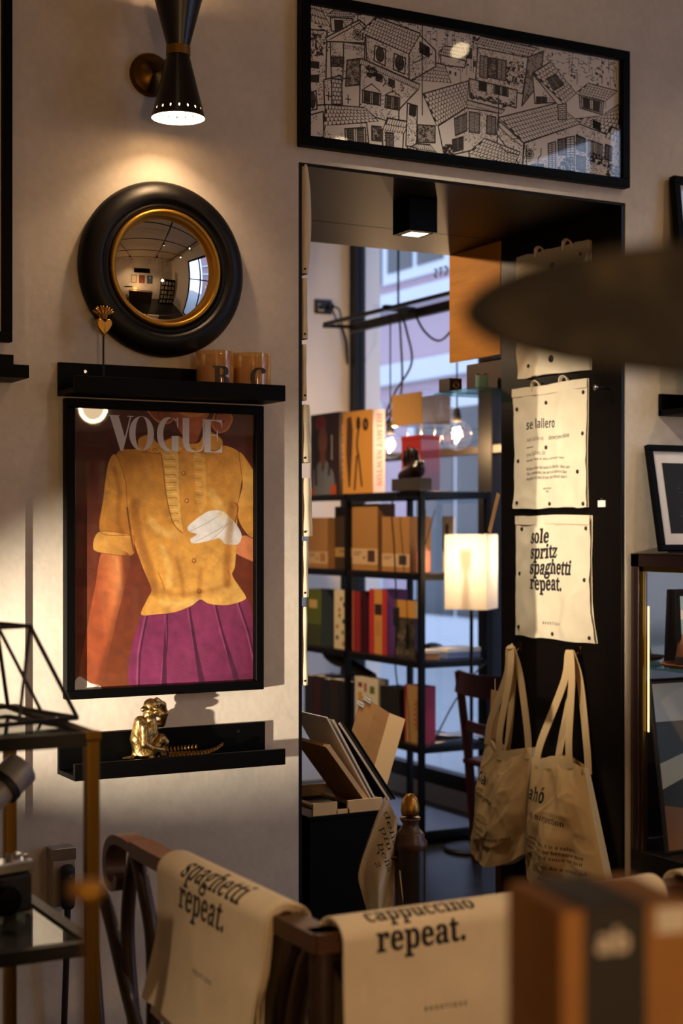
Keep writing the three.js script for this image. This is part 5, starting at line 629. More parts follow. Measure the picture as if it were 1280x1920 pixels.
{ // glass ledge past the jamb with a candle and boxes
  const t = thing('glass_ledge', 'small glass ledge fixed past the end of the jamb', 'shelf', [0, 0, 0]); add(t, 'ledge_glass', span(0.86, 1.16, 1.957, 1.966, -0.92, -0.637, 0.001), M.greenGlass); add(t, 'bracket', span(1.0, 1.02, 1.92, 1.957, -0.69, -0.637, 0.002), M.blackMetal);
  const c = thing('candle_jar', 'little pale green candle jar on the glass ledge', 'candle', [0.924, 1.9662, -0.717]); add(c, 'jar', lathe([[0, 0.001], [0.02, 0.001], [0.021, 0.004], [0.021, 0.046], [0.019, 0.046], [0.019, 0.006], [0, 0.006]], 24), phy(0xb8dcd0, 0.15, { transmission: 0.6, thickness: 0 })); add(c, 'candle_wax', cyl(0.0185, 0.0185, 0.034, 20).translate(0, 0.024, 0), M.white); add(c, 'gold_leaf', merge([0, 1, 2, 3].map((i) => new THREE.SphereGeometry(0.007, 8, 6).scale(1, 0.5, 1).translate(0.018 * Math.cos(i * 1.6), 0.05, 0.018 * Math.sin(i * 1.6)))), M.gold);
  const b = thing('brown_carton', 'brown carton standing on the glass ledge behind the candle jar', 'box', [1.06, 1.9662, -0.78]); add(b, 'carton_body', box(0.17, 0.1, 0.22, 0.002).translate(0, 0.05, 0), std(0x3b2410, 0.7)); add(b, 'carton_flap', box(0.172, 0.004, 0.11).translate(0, 0.103, 0.05), std(0x5a3a1c, 0.7));
  const s = thing('small_patterned_box', 'small dark box with golden flower at the ledge end', 'box', [0.89, 1.9662, -0.86]); add(s, 'box_body', box(0.05, 0.045, 0.07, 0.002).translate(0, 0.0225, 0), std(0x2a180c, 0.6)); add(s, 'flower', new THREE.TorusGeometry(0.01, 0.004, 6, 10).translate(0, 0.022, 0.036), M.gold);
  const k1 = thing('kraft_tag', 'long kraft card hanging on the far edge of the jamb beside the red chair', 'card', [0.955, 0.84, -0.69]); add(k1, 'card_sheet', box(0.003, 0.23, 0.05, 0.001).rotateX(0.08), M.kraft); add(k1, 'card_string', cyl(0.001, 0.001, 0.05, 6).translate(0, 0.13, 0.006), M.paper);
  const k2 = thing('kraft_tag', 'tilted kraft card sticking out of the jamb above the floor lamp', 'card', [0.955, 1.55, -0.69]); add(k2, 'card_sheet', box(0.003, 0.14, 0.02, 0.001).rotateX(0.4), M.kraft); add(k2, 'card_foot', box(0.02, 0.004, 0.05).translate(0, -0.07, -0.02), M.white);
}
// ---------- left edge: pier with frame and ledge, glass cabinet ----------
framed('tall_framed_print', 'tall black framed cream print at the left edge of the picture', 0.5, 1.0, 0.025, 0.024, std(0xffffff, 0.7, { map: artTex((g, w, h) => { g.fillStyle = '#cdbb9b'; g.fillRect(0, 0, w, h); g.fillStyle = '#8c3a26'; g.beginPath(); g.arc(390, 470, 14, 0, 7); g.fill(); g.fillStyle = '#6d5a40'; g.fillRect(60, 80, 180, 300); }) }), [-1.157, 2.44, 0.03], { mat: 0.03 });
{
  const t = thing('short_black_ledge', 'black wall ledge under the tall framed print at the left edge', 'wall shelf', [-1.18, 1.846, 0.014]);
  add(t, 'back_panel', box(0.56, 0.066, 0.012, 0.001).translate(0, 0.033, 0.007), M.blackPaint); add(t, 'tray', box(0.56, 0.012, 0.12, 0.001).translate(0, 0.006, 0.07), M.blackPaint); add(t, 'lip', box(0.56, 0.03, 0.011, 0.001).translate(0, 0.015, 0.131), M.blackPaint);
}
{ // brass and glass cabinet
  const x0 = -1.78, x1 = -1.187, z0 = 1.0, z1 = 1.443, t = thing('brass_glass_cabinet', 'brass framed glass display table at the lower left', 'display table', [0, 0, 0]);
  for (const [x, z] of [[x0, z0], [x1 - 0.02, z0], [x0, z1 - 0.02], [x1 - 0.02, z1 - 0.02]]) add(t, 'leg', span(x, x + 0.02, 0, 1.185, z, z + 0.02, 0.002), M.brass);
  for (const y of [1.185, 0.875]) {
    const s = add(t, 'glass_top', span(x0 + 0.021, x1 - 0.021, y, y + 0.008, z0 + 0.021, z1 - 0.021), phy(0x9aa09c, 0.03, { transmission: 0.9, thickness: 0, ior: 1.5 }));
    add(s, 'frame_rail', merge([span(x0 + 0.02, x1 - 0.02, y - 0.008, y + 0.012, z1 - 0.02, z1), span(x0 + 0.02, x1 - 0.02, y - 0.008, y + 0.012, z0, z0 + 0.02), span(x0, x0 + 0.02, y - 0.008, y + 0.012, z0 + 0.02, z1 - 0.02), span(x1 - 0.02, x1, y - 0.008, y + 0.012, z0 + 0.02, z1 - 0.02)]), y > 1 ? M.blackMetal : M.blackMetal);
  }
  add(t, 'corner_cap', span(x1 - 0.022, x1 + 0.002, 1.1855, 1.198, z1 - 0.022, z1 + 0.002, 0.002), M.brass);
}
{ // wire terrarium
  const t = thing('wire_terrarium', 'geometric black wire terrarium with glass sides on the brass cabinet', 'terrarium', [-1.3, 1.1975, 1.22], 0.25), b = 0.105, a = 0.052, h = 0.148, B = [[-b, 0.004, -b], [b, 0.004, -b], [b, 0.004, b], [-b, 0.004, b]], A = [[-a, h, -a], [a, h, -a], [a, h, a], [-a, h, a]];
  for (let i = 0; i < 4; i++) { const j = (i + 1) % 4, mid = [(B[i][0] + B[j][0]) / 2, 0.004, (B[i][2] + B[j][2]) / 2]; add(t, 'wire', bar(B[i], B[j], 0.007), M.blackMetal); add(t, 'wire', bar(A[i], A[j], 0.006), M.blackMetal); add(t, 'wire', bar(A[i], B[i], 0.006), M.blackMetal); add(t, 'wire', bar(A[i], mid, 0.005), M.blackMetal);
    const q = new THREE.BufferGeometry(); q.setAttribute('position', new THREE.Float32BufferAttribute([...B[i], ...B[j], ...A[j], ...B[i], ...A[j], ...A[i]], 3)); q.setAttribute('uv', new THREE.Float32BufferAttribute([0, 0, 1, 0, 1, 1, 0, 0, 1, 1, 0, 1], 2)); q.computeVertexNormals(); add(t, 'pane', q, M.glass); }
}
{ // old camera and spotting scope on the lower glass
  const t = thing('vintage_camera', 'vintage black camera with silver top plate on the lower glass shelf', 'camera', [-1.29, 0.8835, 1.215], 0.3);
  add(t, 'body', box(0.14, 0.065, 0.04, 0.008).translate(0, 0.0335, 0), M.blackRubber); add(t, 'top_plate', box(0.142, 0.018, 0.042, 0.004).translate(0, 0.076, 0), M.chrome); add(t, 'dial', cyl(0.012, 0.012, 0.01, 20).translate(0.045, 0.09, 0), M.chrome); add(t, 'dial', cyl(0.014, 0.014, 0.012, 20).translate(-0.04, 0.091, 0), M.chrome); add(t, 'shutter_button', cyl(0.004, 0.004, 0.008, 12).translate(0.064, 0.088, 0.006), M.chrome); add(t, 'lens', lathe([[0, 0.04], [0.02, 0.04], [0.024, 0.036], [0.026, 0], [0, 0]], 28).rotateX(Math.PI / 2).translate(0, 0.036, 0.02), M.blackPaint);
  const s = thing('spotting_scope', 'pale metal spotting scope with black ring behind the vintage camera', 'scope', [-1.305, 0.8835, 1.115], 0.35);
  add(s, 'foot', cyl(0.03, 0.036, 0.012, 24).translate(0, 0.006, 0), M.blackMetal); add(s, 'stand', cyl(0.006, 0.006, 0.1, 12).translate(0, 0.06, 0), M.chrome); const gt = (g) => g.rotateZ(-0.95).translate(0.01, 0.135, 0);
  const pale = std(0x9a9a9c, 0.4, { metalness: 0.3 }); add(s, 'barrel', gt(cyl(0.026, 0.02, 0.17, 28)), pale); add(s, 'objective', gt(lathe([[0.026, 0], [0.031, 0.006], [0.031, 0.045], [0.028, 0.048], [0, 0.044]], 28).translate(0, 0.085, 0)), pale); add(s, 'ring', gt(cyl(0.0325, 0.0325, 0.012, 28).translate(0, 0.085, 0)), M.blackRubber);
  const j = thing('lidded_jar', 'glass jar with metal lid at the bottom left corner', 'jar', [-1.46, 0.62, 1.62]); add(j, 'jar_glass', lathe([[0, 0.001], [0.036, 0.001], [0.04, 0.006], [0.04, 0.07], [0.032, 0.085], [0.032, 0.095]], 28), M.glass); add(j, 'lid', lathe([[0, 0.108], [0.03, 0.107], [0.036, 0.102], [0.036, 0.09], [0.0, 0.09]], 28), M.chrome);
  const js = thing('jar_stool', 'dark low stand under the lidded jar', 'stand', [-1.46, 0, 1.62]); add(js, 'stand_top', box(0.2, 0.02, 0.2, 0.004).translate(0, 0.609, 0), M.blackPaint); for (const [x, z] of [[-0.08, -0.08], [0.08, -0.08], [-0.08, 0.08], [0.08, 0.08]]) add(js, 'leg', box(0.02, 0.598, 0.02).translate(x, 0.299, z), M.blackPaint);
}
{ // junction box with plug on the wall
  const t = thing('junction_box', 'white wall junction box with black plug beside the bentwood arm', 'socket', [-0.782, 0.66, 0]);
  add(t, 'box_body', box(0.058, 0.14, 0.045, 0.004).translate(0, 0, 0.024), std(0x9a8d7c, 0.7)); add(t, 'silver_cap', box(0.06, 0.03, 0.047, 0.002).translate(0, 0.056, 0.0245), M.chrome); add(t, 'plug', box(0.034, 0.11, 0.03, 0.014).translate(0.004, -0.02, 0.062), M.blackRubber); add(t, 'screw', cyl(0.005, 0.005, 0.004, 12).rotateX(Math.PI / 2).translate(0.006, 0.01, 0.079), M.chrome);
  add(t, 'cord', tube([[0.004, -0.07, 0.06], [0.004, -0.2, 0.05], [0.002, -0.45, 0.03], [0.0, -0.64, 0.02]], 0.008), M.blackRubber);
}
// ---------- bentwood bench with folded bags ----------
{
  const t = thing('bentwood_bench', 'brown bentwood bench with scrolled arm in the foreground', 'bench', [0, 0, 0]), X = -0.985, Z = 1.765, w = M.walnut, dk = M.darkWalnut;
  add(t, 'arm_rail', strip([[X, 0.938, Z + 0.012], [X, 0.938, 1.5], [X, 0.938, 1.2], [X, 0.94, 1.08]], 0.042, 0.026, [1, 0, 0], 24), w);
  add(t, 'arm_scroll', strip([[X, 0.94, 1.085], [X, 0.943, 1.03], [X, 0.938, 0.985], [X, 0.915, 0.955], [X, 0.88, 0.95], [X, 0.856, 0.97], [X, 0.858, 1.0], [X, 0.878, 1.008]], 0.04, 0.017, [1, 0, 0], 48), w);
  add(t, 'back_rail', strip([[X - 0.016, 0.938, Z], [X + 0.2, 0.938, Z], [-0.3, 0.938, Z], [0.55, 0.938, Z]], 0.042, 0.026, [0, 0, 1], 24), w);
  const loop = (pts, r = 0.013) => add(t, 'bent_loop', tube(pts, r, 60, 10), dk);
  loop([[X, 0.925, 1.06], [X, 0.86, 1.03], [X, 0.76, 1.02], [X, 0.6, 1.06], [X, 0.46, 1.13]]); loop([[X, 0.925, 1.06], [X, 0.87, 1.1], [X, 0.78, 1.14], [X, 0.62, 1.14], [X, 0.46, 1.1]]);
  loop([[X - 0.005, 0.46, 1.24], [X - 0.01, 0.66, 1.06], [X - 0.01, 0.79, 0.955], [X - 0.01, 0.83, 0.9], [X - 0.01, 0.8, 0.86], [X - 0.01, 0.72, 0.86], [X - 0.01, 0.46, 0.92]]); loop([[X, 0.925, 1.3], [X, 0.8, 1.27], [X, 0.62, 1.3], [X, 0.46, 1.38]]); loop([[X, 0.925, 1.34], [X, 0.8, 1.4], [X, 0.62, 1.42], [X, 0.46, 1.4]]); loop([[X, 0.925, 1.7], [X, 0.86, 1.66], [X, 0.72, 1.63], [X, 0.46, 1.66]]);
  loop([[X + 0.02, 0.925, Z], [X + 0.045, 0.88, Z], [X + 0.085, 0.76, Z], [X + 0.09, 0.46, Z]], 0.015); loop([[X + 0.0, 0.925, Z - 0.02], [X, 0.88, Z - 0.05], [X, 0.76, Z - 0.085], [X, 0.46, Z - 0.09]], 0.015); loop([[X + 0.35, 0.925, Z], [X + 0.3, 0.8, Z], [X + 0.3, 0.6, Z], [X + 0.36, 0.46, Z]]); loop([[X + 0.37, 0.925, Z], [X + 0.45, 0.8, Z], [X + 0.45, 0.6, Z], [X + 0.38, 0.46, Z]]);
  add(t, 'seat_frame', merge([bar([X, 0.445, 0.9], [X, 0.445, Z], 0.04), bar([0.55, 0.445, 0.95], [0.55, 0.445, Z], 0.04), bar([X, 0.445, Z], [0.55, 0.445, Z], 0.04), bar([X, 0.445, 1.0], [0.55, 0.445, 1.0], 0.04)]), w); add(t, 'seat_board', span(X, 0.55, 0.465, 0.48, 1.0, Z, 0.004), w);
  for (const [x, z] of [[X, 0.93], [X, Z], [0.55, 1.0], [0.55, Z]]) add(t, 'leg', cyl(0.017, 0.014, 0.43, 16).translate(x, 0.215, z), dk); add(t, 'rear_post', bar([0.55, 0.46, Z], [0.55, 0.93, Z], 0.03), dk); add(t, 'corner_post', cyl(0.017, 0.017, 0.47, 16).translate(X, 0.695, Z), dk); add(t, 'crossed_brace', strip([[X - 0.01, 0.5, 1.36], [X - 0.022, 0.66, 1.28], [X - 0.01, 0.78, 1.24]], 0.03, 0.01, [0, 0.5, 1], 12), M.blackRubber);
}
function drape(label, pos, turn, L, drop, backDrop, tex, flare, layers, ph) {   // folded bags over a rail: local x along the rail, print towards +z
  const t = thing('folded_canvas_bag', label, 'bag', pos, turn, 'folded canvas bags over the bench rails');
  const path = (r, d1, d2, fl) => { const P = []; for (let i = 0; i <= 10; i++) { const f = 1 - i / 10; P.push([r + fl * f * f, -d1 * f]); } for (let i = 1; i <= 12; i++) { const a = i / 12 * Math.PI; P.push([r * Math.cos(a), r * Math.sin(a) * 0.8]); } for (let i = 1; i <= 6; i++) P.push([-r, -d2 * i / 6]); return P; };
  const wave = (x, y) => (y < 0 ? Math.min(1, -y / 0.1) : 0) * (0.008 * Math.sin(x * 9 + ph) + 0.006 * (vn(x * 14 + ph * 3, y * 10 + 20, 64) - 0.5) + 0.004 * Math.pow(1 - Math.abs(2 * vn(x * 9 + y * 6 + ph + 30, y * 7 - x * 3 + 30, 64) - 1), 5));
  for (let k = 0; k < layers; k++) {
    const r = 0.037 - k * 0.0045, th = 0.0032, Lk = L - k * 0.006, o = path(r, drop + (k === 1 ? 0.025 : -0.012 * k), backDrop - 0.01 * k, flare * (1 - 0.22 * k)), n = path(r - th, drop + (k === 1 ? 0.025 : -0.012 * k), backDrop - 0.01 * k, flare * (1 - 0.22 * k));
    const sh = new THREE.Shape([...o, ...n.reverse()].map(([z, y]) => new THREE.Vector2(z, y))); let g = new THREE.ExtrudeGeometry(sh, { depth: Lk, steps: 20, bevelEnabled: false }); g.rotateY(-Math.PI / 2); // shape x -> z, depth -> -x
    g.translate(Lk / 2, 0, 0); const p = g.attributes.position; for (let i = 0; i < p.count; i++) p.setZ(i, p.getZ(i) + wave(p.getX(i), p.getY(i))); g = uvm(g); g.computeVertexNormals(); add(t, k ? 'inner_fold' : 'outer_fold', g, plainCloth);
  }
  const P = path(0.0378, drop, backDrop, flare).slice(0, 17), len = [0]; for (let i = 1; i < P.length; i++) len.push(len[i - 1] + Math.hypot(P[i][0] - P[i - 1][0], P[i][1] - P[i - 1][1]));
  const g = grid(30, P.length - 1, (u, v) => { const i = P.length - 1 - Math.round(v * (P.length - 1)), x = -L / 2 + L * u; return [x, P[i][1], P[i][0] + wave(x, P[i][1])]; }); const uv = g.attributes.uv; for (let j = 0; j < P.length; j++) for (let i = 0; i <= 30; i++) uv.setY(j * 31 + i, len[P.length - 1 - j] / len[P.length - 1]);
  add(t, 'printed_face', g, cloth(tex));
}
const towelA = canvasTex(880, 560, (g, w, h) => { clothBase(g, w, h); print(g, 'spaghetti', 196, 92, 118, { ...fat, cond: 0.86, heavy: 3 }); print(g, 'repeat.', 202, 196, 122, { ...fat, cond: 0.9, heavy: 3 }); print(g, 'BOOKTIQUE', 400, 368, 21, { face: 'sans-serif', bold: true, track: 6 }); });
const towelB = canvasTex(1100, 620, (g, w, h) => { clothBase(g, w, h); print(g, 'cappuccino', 84, 52, 76, { bold: true, cond: 0.8, heavy: 2 }); print(g, 'repeat.', 98, 138, 92, { bold: true, cond: 0.86, heavy: 3 }); print(g, 'BOOKTIQUE', 238, 312, 16, { face: 'sans-serif', bold: true, track: 5 }); });
drape('stack of canvas bags printed spaghetti repeat folded over the bench arm', [-0.985, 0.938, 1.46], -Math.PI / 2, 0.41, 0.205, 0.2, towelA, 0.035, 4, 0.4);
drape('stack of canvas bags printed repeat folded over the bench back', [-0.69, 0.938, 1.765], 0, 0.56, 0.26, 0.24, towelB, 0.02, 4, 2.2);
drape('cream canvas bag folded over the bench back, right of the carton', [-0.16, 0.938, 1.765], 0, 0.4, 0.25, 0.24, soleTex, 0.02, 2, 5.2);
{ // turned post with a brass acorn, and the bag hung on it
  const t = thing('turned_wood_post', 'dark turned wooden post with brass acorn finial', 'post', [-0.266, 0, 0.8]);
  add(t, 'shaft', lathe([[0.03, 0.03], [0.033, 0.06], [0.033, 0.82], [0.0, 0.82]], 36), M.postWood); add(t, 'foot', lathe([[0, 0], [0.16, 0], [0.16, 0.015], [0.08, 0.03], [0.035, 0.05], [0, 0.05]], 36), M.postWood);
  add(t, 'collar', lathe([[0.033, 0.815], [0.037, 0.822], [0.037, 0.832], [0.031, 0.838], [0.031, 0.848], [0.027, 0.852], [0.02, 0.86], [0.016, 0.87], [0.022, 0.878], [0.022, 0.883], [0.0, 0.884]], 36), M.walnut); add(t, 'acorn_finial', lathe([[0.0, 0.934], [0.008, 0.932], [0.016, 0.922], [0.02, 0.907], [0.0205, 0.897], [0.018, 0.887], [0.0, 0.884]], 32), M.gold);
  add(t, 'bag_arm', tube([[-0.02, 0.8, 0], [-0.05, 0.802, -0.006], [-0.075, 0.815, -0.01]], 0.005, 16), M.agedBrass);
  const cu = thing('small_hanging_bag', 'canvas bag with dark script hanging crumpled beside the turned post', 'bag', [-0.328, 0.795, 0.775], -0.35);
  const scr = canvasTex(256, 512, (g, w, h) => { clothBase(g, w, h); for (const [s, y, z] of [['della', 60, 60], ['più', 130, 56], ['bella', 200, 52], ['2', 280, 44]]) print(g, s, 100, y, z, { slant: 0.3, turn: 0.55, ink: '#1c2038' }); });
  const f = (u, v, s) => { const w = 0.035 + 0.045 * Math.sin(Math.min(1, v * 1.5) * 1.57) - 0.11 * Math.max(0, v - 0.62); return [(-0.75 + u) * w + 0.03 * (1 - v) + 0.02 * Math.max(0, v - 0.5), 0.11 - 0.24 * v + 0.02 * Math.sin(u * 5), s * (0.006 + 0.014 * Math.sin(u * 3.14)) + 0.012 * Math.sin(u * 9 + v * 5)]; };
  add(cu, 'front_cloth', grid(24, 30, (u, v) => f(u, v, 1)), cloth(scr)); add(cu, 'back_cloth', grid(12, 12, (u, v) => f(u, v, -1)), plainCloth); add(cu, 'strap', strip([[-0.01, -0.1, 0.03], [-0.03, -0.2, 0.035], [0.02, -0.26, 0.03], [0.05, -0.16, 0.02], [0.04, -0.02, 0.02]], 0.018, 0.002, [0, 0.3, 1], 40), M.canvas); add(cu, 'strap', strip([[0.05, 0.0, -0.02], [0.085, -0.1, -0.025], [0.09, -0.22, -0.02]], 0.016, 0.002, [0.3, 0, 1], 30), M.canvas);
}
// ---------- nearest things, out of focus ----------
{
  const c = thing('shipping_carton', 'blurred brown carton with black band and white ab mark in the foreground', 'box', [-1.343, 1.105, 2.832], -0.2); // front faces +z
  const W = 0.09, H = 0.16, D = 0.085, card = std(0xffffff, 0.8, { map: grainTex([176, 126, 70], 0.12, 2) }), band = std(0x15110f, 0.6);
  add(c, 'carton_body', box(W, H, D, 0.002).translate(0, H / 2, 0), card); add(c, 'black_band', merge([box(0.042, 0.001, D).translate(-0.009, H + 0.0008, 0), box(0.042, H, 0.001).translate(-0.009, H / 2, D / 2 + 0.0008)]), band);
  const tx = canvasTex(128, 96, (g, w, h) => { g.clearRect(0, 0, w, h); print(g, 'ab', 64, 76, 92, { face: 'sans-serif', bold: true, align: 'center', ink: '#e8e2d8', heavy: 4 }); }); add(c, 'ab_mark', new THREE.PlaneGeometry(0.027, 0.02), std(0xffffff, 0.6, { map: tx, alphaTest: 0.4 }), [-0.011, H - 0.021, D / 2 + 0.0018]);
  add(c, 'address_label', box(0.022, 0.016, 0.001).translate(0.03, H - 0.01, D / 2 + 0.0008), M.white);
  const p = thing('display_pillar', 'slim dark display pillar under the blurred carton', 'pillar', [-1.343, 0, 2.832]); add(p, 'pillar_shaft', box(0.1, 1.085, 0.1, 0.004).translate(0, 0.5425, 0), M.plinth); add(p, 'pillar_cap', box(0.12, 0.0195, 0.12, 0.003).translate(0, 1.095, 0), M.plinth);
}
{ // carved wooden blade hung from the ceiling
  const t = thing('hanging_wooden_blade', 'blurred dark carved wooden blade hanging across the upper right foreground', 'ornament', [-1.554, 1.604, 3.002]); t.rotation.y = -0.49; t.rotation.z = -0.035; t.scale.setScalar(0.79);
  const sh = new THREE.Shape(); sh.moveTo(0, 0); sh.bezierCurveTo(0.004, 0.02, 0.05, 0.034, 0.1, 0.042); sh.bezierCurveTo(0.16, 0.05, 0.3, 0.05, 0.5, 0.04); sh.lineTo(0.5, -0.024); sh.bezierCurveTo(0.3, -0.036, 0.16, -0.034, 0.1, -0.03); sh.bezierCurveTo(0.05, -0.026, 0.006, -0.018, 0, 0);
  const wood = std(0xffffff, 0.6, { map: dataTex(256, (u, v) => { const k = fbm(u, v, 6, 4); return [cl(22 + 190 * (k - 0.5)), cl(19 + 170 * (k - 0.5)), cl(14 + 120 * (k - 0.5))]; }, true, 6) });
  add(t, 'blade', new THREE.ExtrudeGeometry(sh, { depth: 0.006, bevelEnabled: true, bevelSize: 0.003, bevelThickness: 0.004, bevelSegments: 3, curveSegments: 20 }), wood); add(t, 'hub', cyl(0.05, 0.05, 0.03, 28).rotateX(Math.PI / 2).translate(0.5, 0.008, 0.003), wood); add(t, 'hanging_wire', cyl(0.0012, 0.0012, 2.85, 6).translate(0.5, 1.45, 0.003), M.blackMetal);
  const s = thing('brass_disc_stand', 'blurred small brass disc on a slim rod at lower left', 'stand', [-1.634, 0, 2.675]); add(s, 'disc', lathe([[0, 1.272], [0.01, 1.2715], [0.0125, 1.267], [0.01, 1.261], [0.003, 1.2595], [0, 1.2595]], 28), std(0xc9963a, 0.45, { metalness: 0.8 })); add(s, 'rod', cyl(0.0025, 0.0025, 1.26, 10).translate(0, 0.63, 0), M.agedBrass); add(s, 'foot', cyl(0.06, 0.065, 0.012, 28).translate(0, 0.006, 0), M.agedBrass);
}
// ---------- lamps of the shop ----------
{ // small spotlight on a stand beside the cabinet, lighting the poster and the monkey
  const t = thing('display_spotlight', 'black display spotlight on a floor stand left of the poster', 'lamp', [-2.3, 0, 0.88]);
  add(t, 'stand_foot', cyl(0.1, 0.1, 0.012, 32).translate(0, 0.006, 0), M.blackMetal); add(t, 'stand_pole', cyl(0.008, 0.008, 0.9, 14).translate(-0.06, 0.46, 0), M.blackMetal); const d = V(1.85, 0.19, -0.88).normalize(), head = new THREE.Group(); head.name = 'lamp_head'; head.position.set(0, 0.92, 0); head.quaternion.setFromUnitVectors(V(0, 1, 0), d); t.add(head);
  add(head, 'lamp_barrel', lathe([[0.0, -0.07], [0.036, -0.07], [0.04, -0.06], [0.04, 0.03], [0.036, 0.03], [0.036, -0.02]], 32), M.blackPaint); add(head, 'lamp_lens', cyl(0.035, 0.035, 0.004, 28).translate(0, -0.016, 0), glow(0xfff0d8, 10));
  spot(t, [0.005, 0.922, -0.004], [1.87, 1.23, -0.88], 44, 0.245, 0.8, SOFTWHITE, 0.8);
}
const track = thing('ceiling_track', 'black lighting track grid under the ceiling', 'track', [0, 0, 0]);
for (const z of [1.3, 2.3, 3.6, 5.0]) add(track, 'track_rail', span(-3.0, 2.2, 3.7, 3.73, z - 0.015, z + 0.015), M.blackMetal);
for (const x of [-1.6, 0.4, 1.75]) add(track, 'track_rail', span(x - 0.015, x + 0.015, 3.67, 3.7, 0.9, 5.8), M.blackMetal);
for (const [x, z] of [[-1.6, 1.3], [0.4, 1.3], [1.75, 2.3], [-1.6, 5], [0.4, 5]]) add(track, 'hanger_rod', cyl(0.005, 0.005, 0.27, 8).translate(x, 3.865, z), M.blackMetal);
function trackSpot(label, p, target, I, ang, pen, color = WARM, face = 9) {
  const t = thing('track_spotlight', label, 'lamp', p, 0, 'spotlights on the ceiling track'); const d = V(...target).sub(V(...p)).normalize(), top = 3.7 - p[1];
  add(t, 'stem', cyl(0.008, 0.008, Math.max(0.03, top), 10).translate(0, top / 2, 0), M.blackMetal);
  const h = new THREE.Group(); h.name = 'lamp_head'; h.quaternion.setFromUnitVectors(V(0, 1, 0), d); t.add(h);
  add(h, 'lamp_barrel', lathe([[0, -0.09], [0.038, -0.085], [0.046, -0.06], [0.05, 0.05], [0.046, 0.05], [0.044, 0.02]], 28), M.blackPaint); add(h, 'lamp_lens', cyl(0.043, 0.043, 0.004, 28).translate(0, 0.022, 0), glow(0xffe2b4, face));
  spot(t, d.clone().multiplyScalar(0.03).toArray(), V(...target).sub(V(...p)).toArray(), I, ang, pen, color, 2);
}
trackSpot('track spotlight near the shop window aimed at the rooftop drawing wall', [1.62, 3.56, 2.0], [1.2, 1.5, 0.0], 3.4, 0.5, 0.7);
trackSpot('track spotlight in the middle of the room aimed at the doorway', [1.58, 3.38, 3.0], [0.6, 0.6, 0.6], 3, 0.5, 0.7);
trackSpot('track spotlight above the bench aimed at the folded bags', [-2.4, 3.6, 2.3], [-1.1, 0.95, 2.0], 11.5, 0.32, 0.8);
trackSpot('track spotlight left of the bench aimed through the doorway jamb', [-1.1, 3.6, 1.3], [0.95, 1.78, -0.3], 14, 0.2, 0.8, SOFTWHITE);
trackSpot('track spotlight at the back of the room aimed at the counter', [0.4, 3.6, 4.4], [0.6, 0.8, 5.6], 14, 0.7, 0.7);
trackSpot('track spotlight at the back left aimed at the far shelves', [-1.6, 3.6, 4.6], [-2.2, 1.2, 6.3], 15, 0.7, 0.7);
trackSpot('track spotlight over the middle of the floor', [0.4, 3.6, 2.5], [0.3, 0.0, 2.6], 5, 0.7, 0.8);
trackSpot('ceiling spotlight in the back room aimed at the steel bookshelf', [0.1, 3.66, -2.6], [1.85, 1.1, -3.1], 34, 0.38, 0.7);
trackSpot('ceiling spotlight in the back room aimed at the ochre side panel', [-0.7, 2.75, -2.2], [0.95, 2.25, -0.8], 15, 0.2, 0.8, WARM);
{
  const t = thing('pendant_lamp', 'round white pendant lamp hanging in the middle of the shop', 'lamp', [0.34, 2.03, 3.0]);
  add(t, 'pendant_globe', new THREE.SphereGeometry(0.05, 28, 20), glow(0xffe0b0, 9)); add(t, 'pendant_cord', cyl(0.004, 0.004, 1.6, 8).translate(0, 0.87, 0), M.blackRubber); add(t, 'pendant_cap', cyl(0.02, 0.03, 0.04, 20).translate(0, 0.08, 0), M.blackMetal); point(t, [0, 0, 0], 0.9, WARM, 3);
}
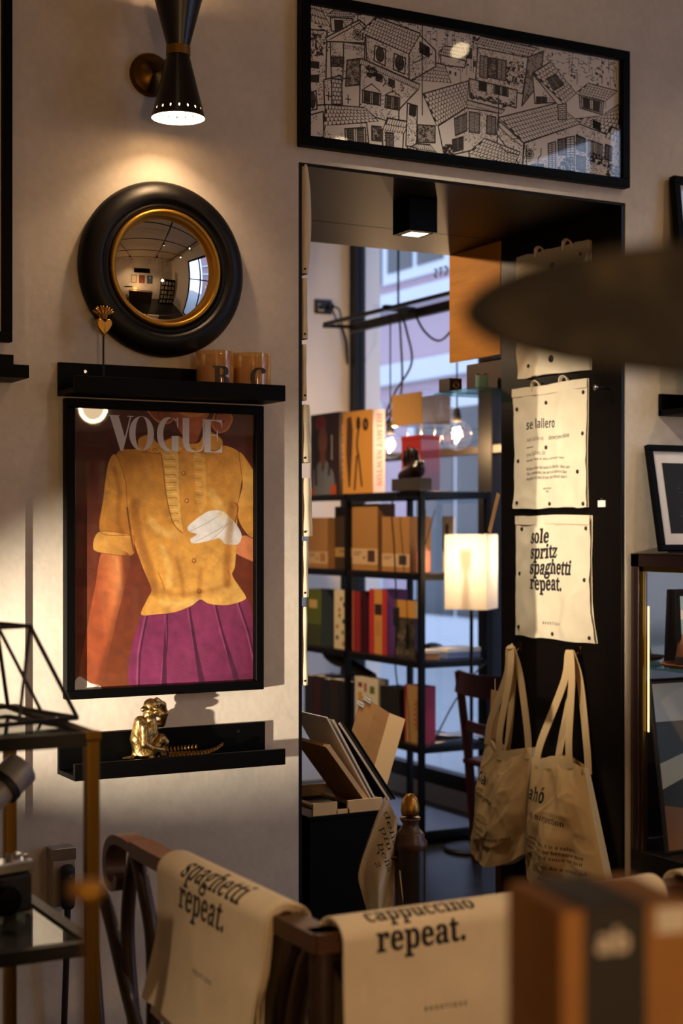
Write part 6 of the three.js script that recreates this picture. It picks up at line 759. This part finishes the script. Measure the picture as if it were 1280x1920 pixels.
// ---------- the shop behind the camera, seen in the convex mirror ----------
{
  const t = thing('dark_bookcase', 'tall dark bookcase along the shop window side, seen in the mirror', 'bookcase', [0, 0, 0]); const x0 = 0.9, x1 = 2.3, z0 = 5.2, z1 = 5.55;
  add(t, 'back_board', span(x0, x1, 0, 2.1, z1 - 0.015, z1), M.blackWood); for (let i = 0; i < 5; i++) add(t, 'upright', span(x0 + i * 0.345, x0 + i * 0.345 + 0.02, 0, 2.1, z0, z1 - 0.016), M.blackWood); for (let k = 0; k < 6; k++) for (let i = 0; i < 4; i++) add(t, 'shelf_board', span(x0 + i * 0.345 + 0.021, x0 + i * 0.345 + 0.344, 0.1 + k * 0.38, 0.12 + k * 0.38, z0, z1 - 0.016), M.blackWood);
  const cols = [0x8a3a2a, 0xc9b48a, 0x2e3f56, 0xd8cfc0, 0x5c6a3a, 0x9c7a3c]; const geo = box(0.03, 0.26, 0.2, 0.002), mats = cols.map((c) => std(c, 0.7)); const rows = ['lowest', 'second', 'third', 'fourth', 'fifth'];
  for (let k = 0; k < 5; k++) for (let i = 0; i < 4; i++) for (let j = 0; j < 6; j++) { const q = (k * 5 + i * 3 + j * 7) % 6, b = one('shelf_book', geo, mats[q], ['brick red', 'tan', 'navy', 'cream', 'olive', 'ochre'][q] + ' book on the ' + rows[k] + ' shelf, ' + ['first', 'second', 'third', 'last'][i] + ' bay of the mirrored bookcase', 'book', [x0 + i * 0.345 + 0.05 + j * 0.045, 0.2505 + k * 0.38, z0 + 0.12], undefined, 'books in the ' + rows[k] + ' row of the dark bookcase'); }
  const c = thing('shop_counter', 'dark shop counter at the back of the room, seen in the mirror', 'counter', [-0.8, 0, 5.3]); add(c, 'counter_body', box(1.9, 0.95, 0.6, 0.01).translate(0, 0.475, 0), M.darkWalnut); add(c, 'counter_top', box(2.0, 0.04, 0.66, 0.006).translate(0, 0.971, 0), M.walnut);
  const g = thing('glow_lamp', 'round amber glowing lamp on the shop counter, seen in the mirror', 'lamp', [-1.3, 0.992, 5.3]); add(g, 'lamp_globe', new THREE.SphereGeometry(0.14, 24, 18).translate(0, 0.17, 0), glow(0xff8a30, 3)); add(g, 'lamp_foot', cyl(0.07, 0.08, 0.04, 24).translate(0, 0.02, 0), M.agedBrass); point(g, [0, 0.17, 0], 6, AMBER, 5);
  [['cream poster on the rear wall above the counter, seen in the mirror', -1.6, 0xcdbb9b], ['red poster on the rear wall above the counter, seen in the mirror', -0.8, 0x8a3a2a], ['blue poster on the rear wall above the counter, seen in the mirror', 0.0, 0x4a5a70]].forEach(([l, x, col]) => { const f = framed('rear_wall_poster', l, 0.55, 0.75, 0.025, 0.03, std(col, 0.7), [x, 1.9, 6.48]); f.rotation.y = Math.PI; });
  const sg = thing('long_black_board', 'long black board on the rear wall, seen in the mirror', 'board', [-0.8, 2.75, 6.48], Math.PI); add(sg, 'board_panel', box(1.6, 0.4, 0.03, 0.004), M.blackPaint); add(sg, 'board_rim', box(1.64, 0.03, 0.034).translate(0, -0.21, 0), M.blackPaint);
}
renderer.render(scene, camera);
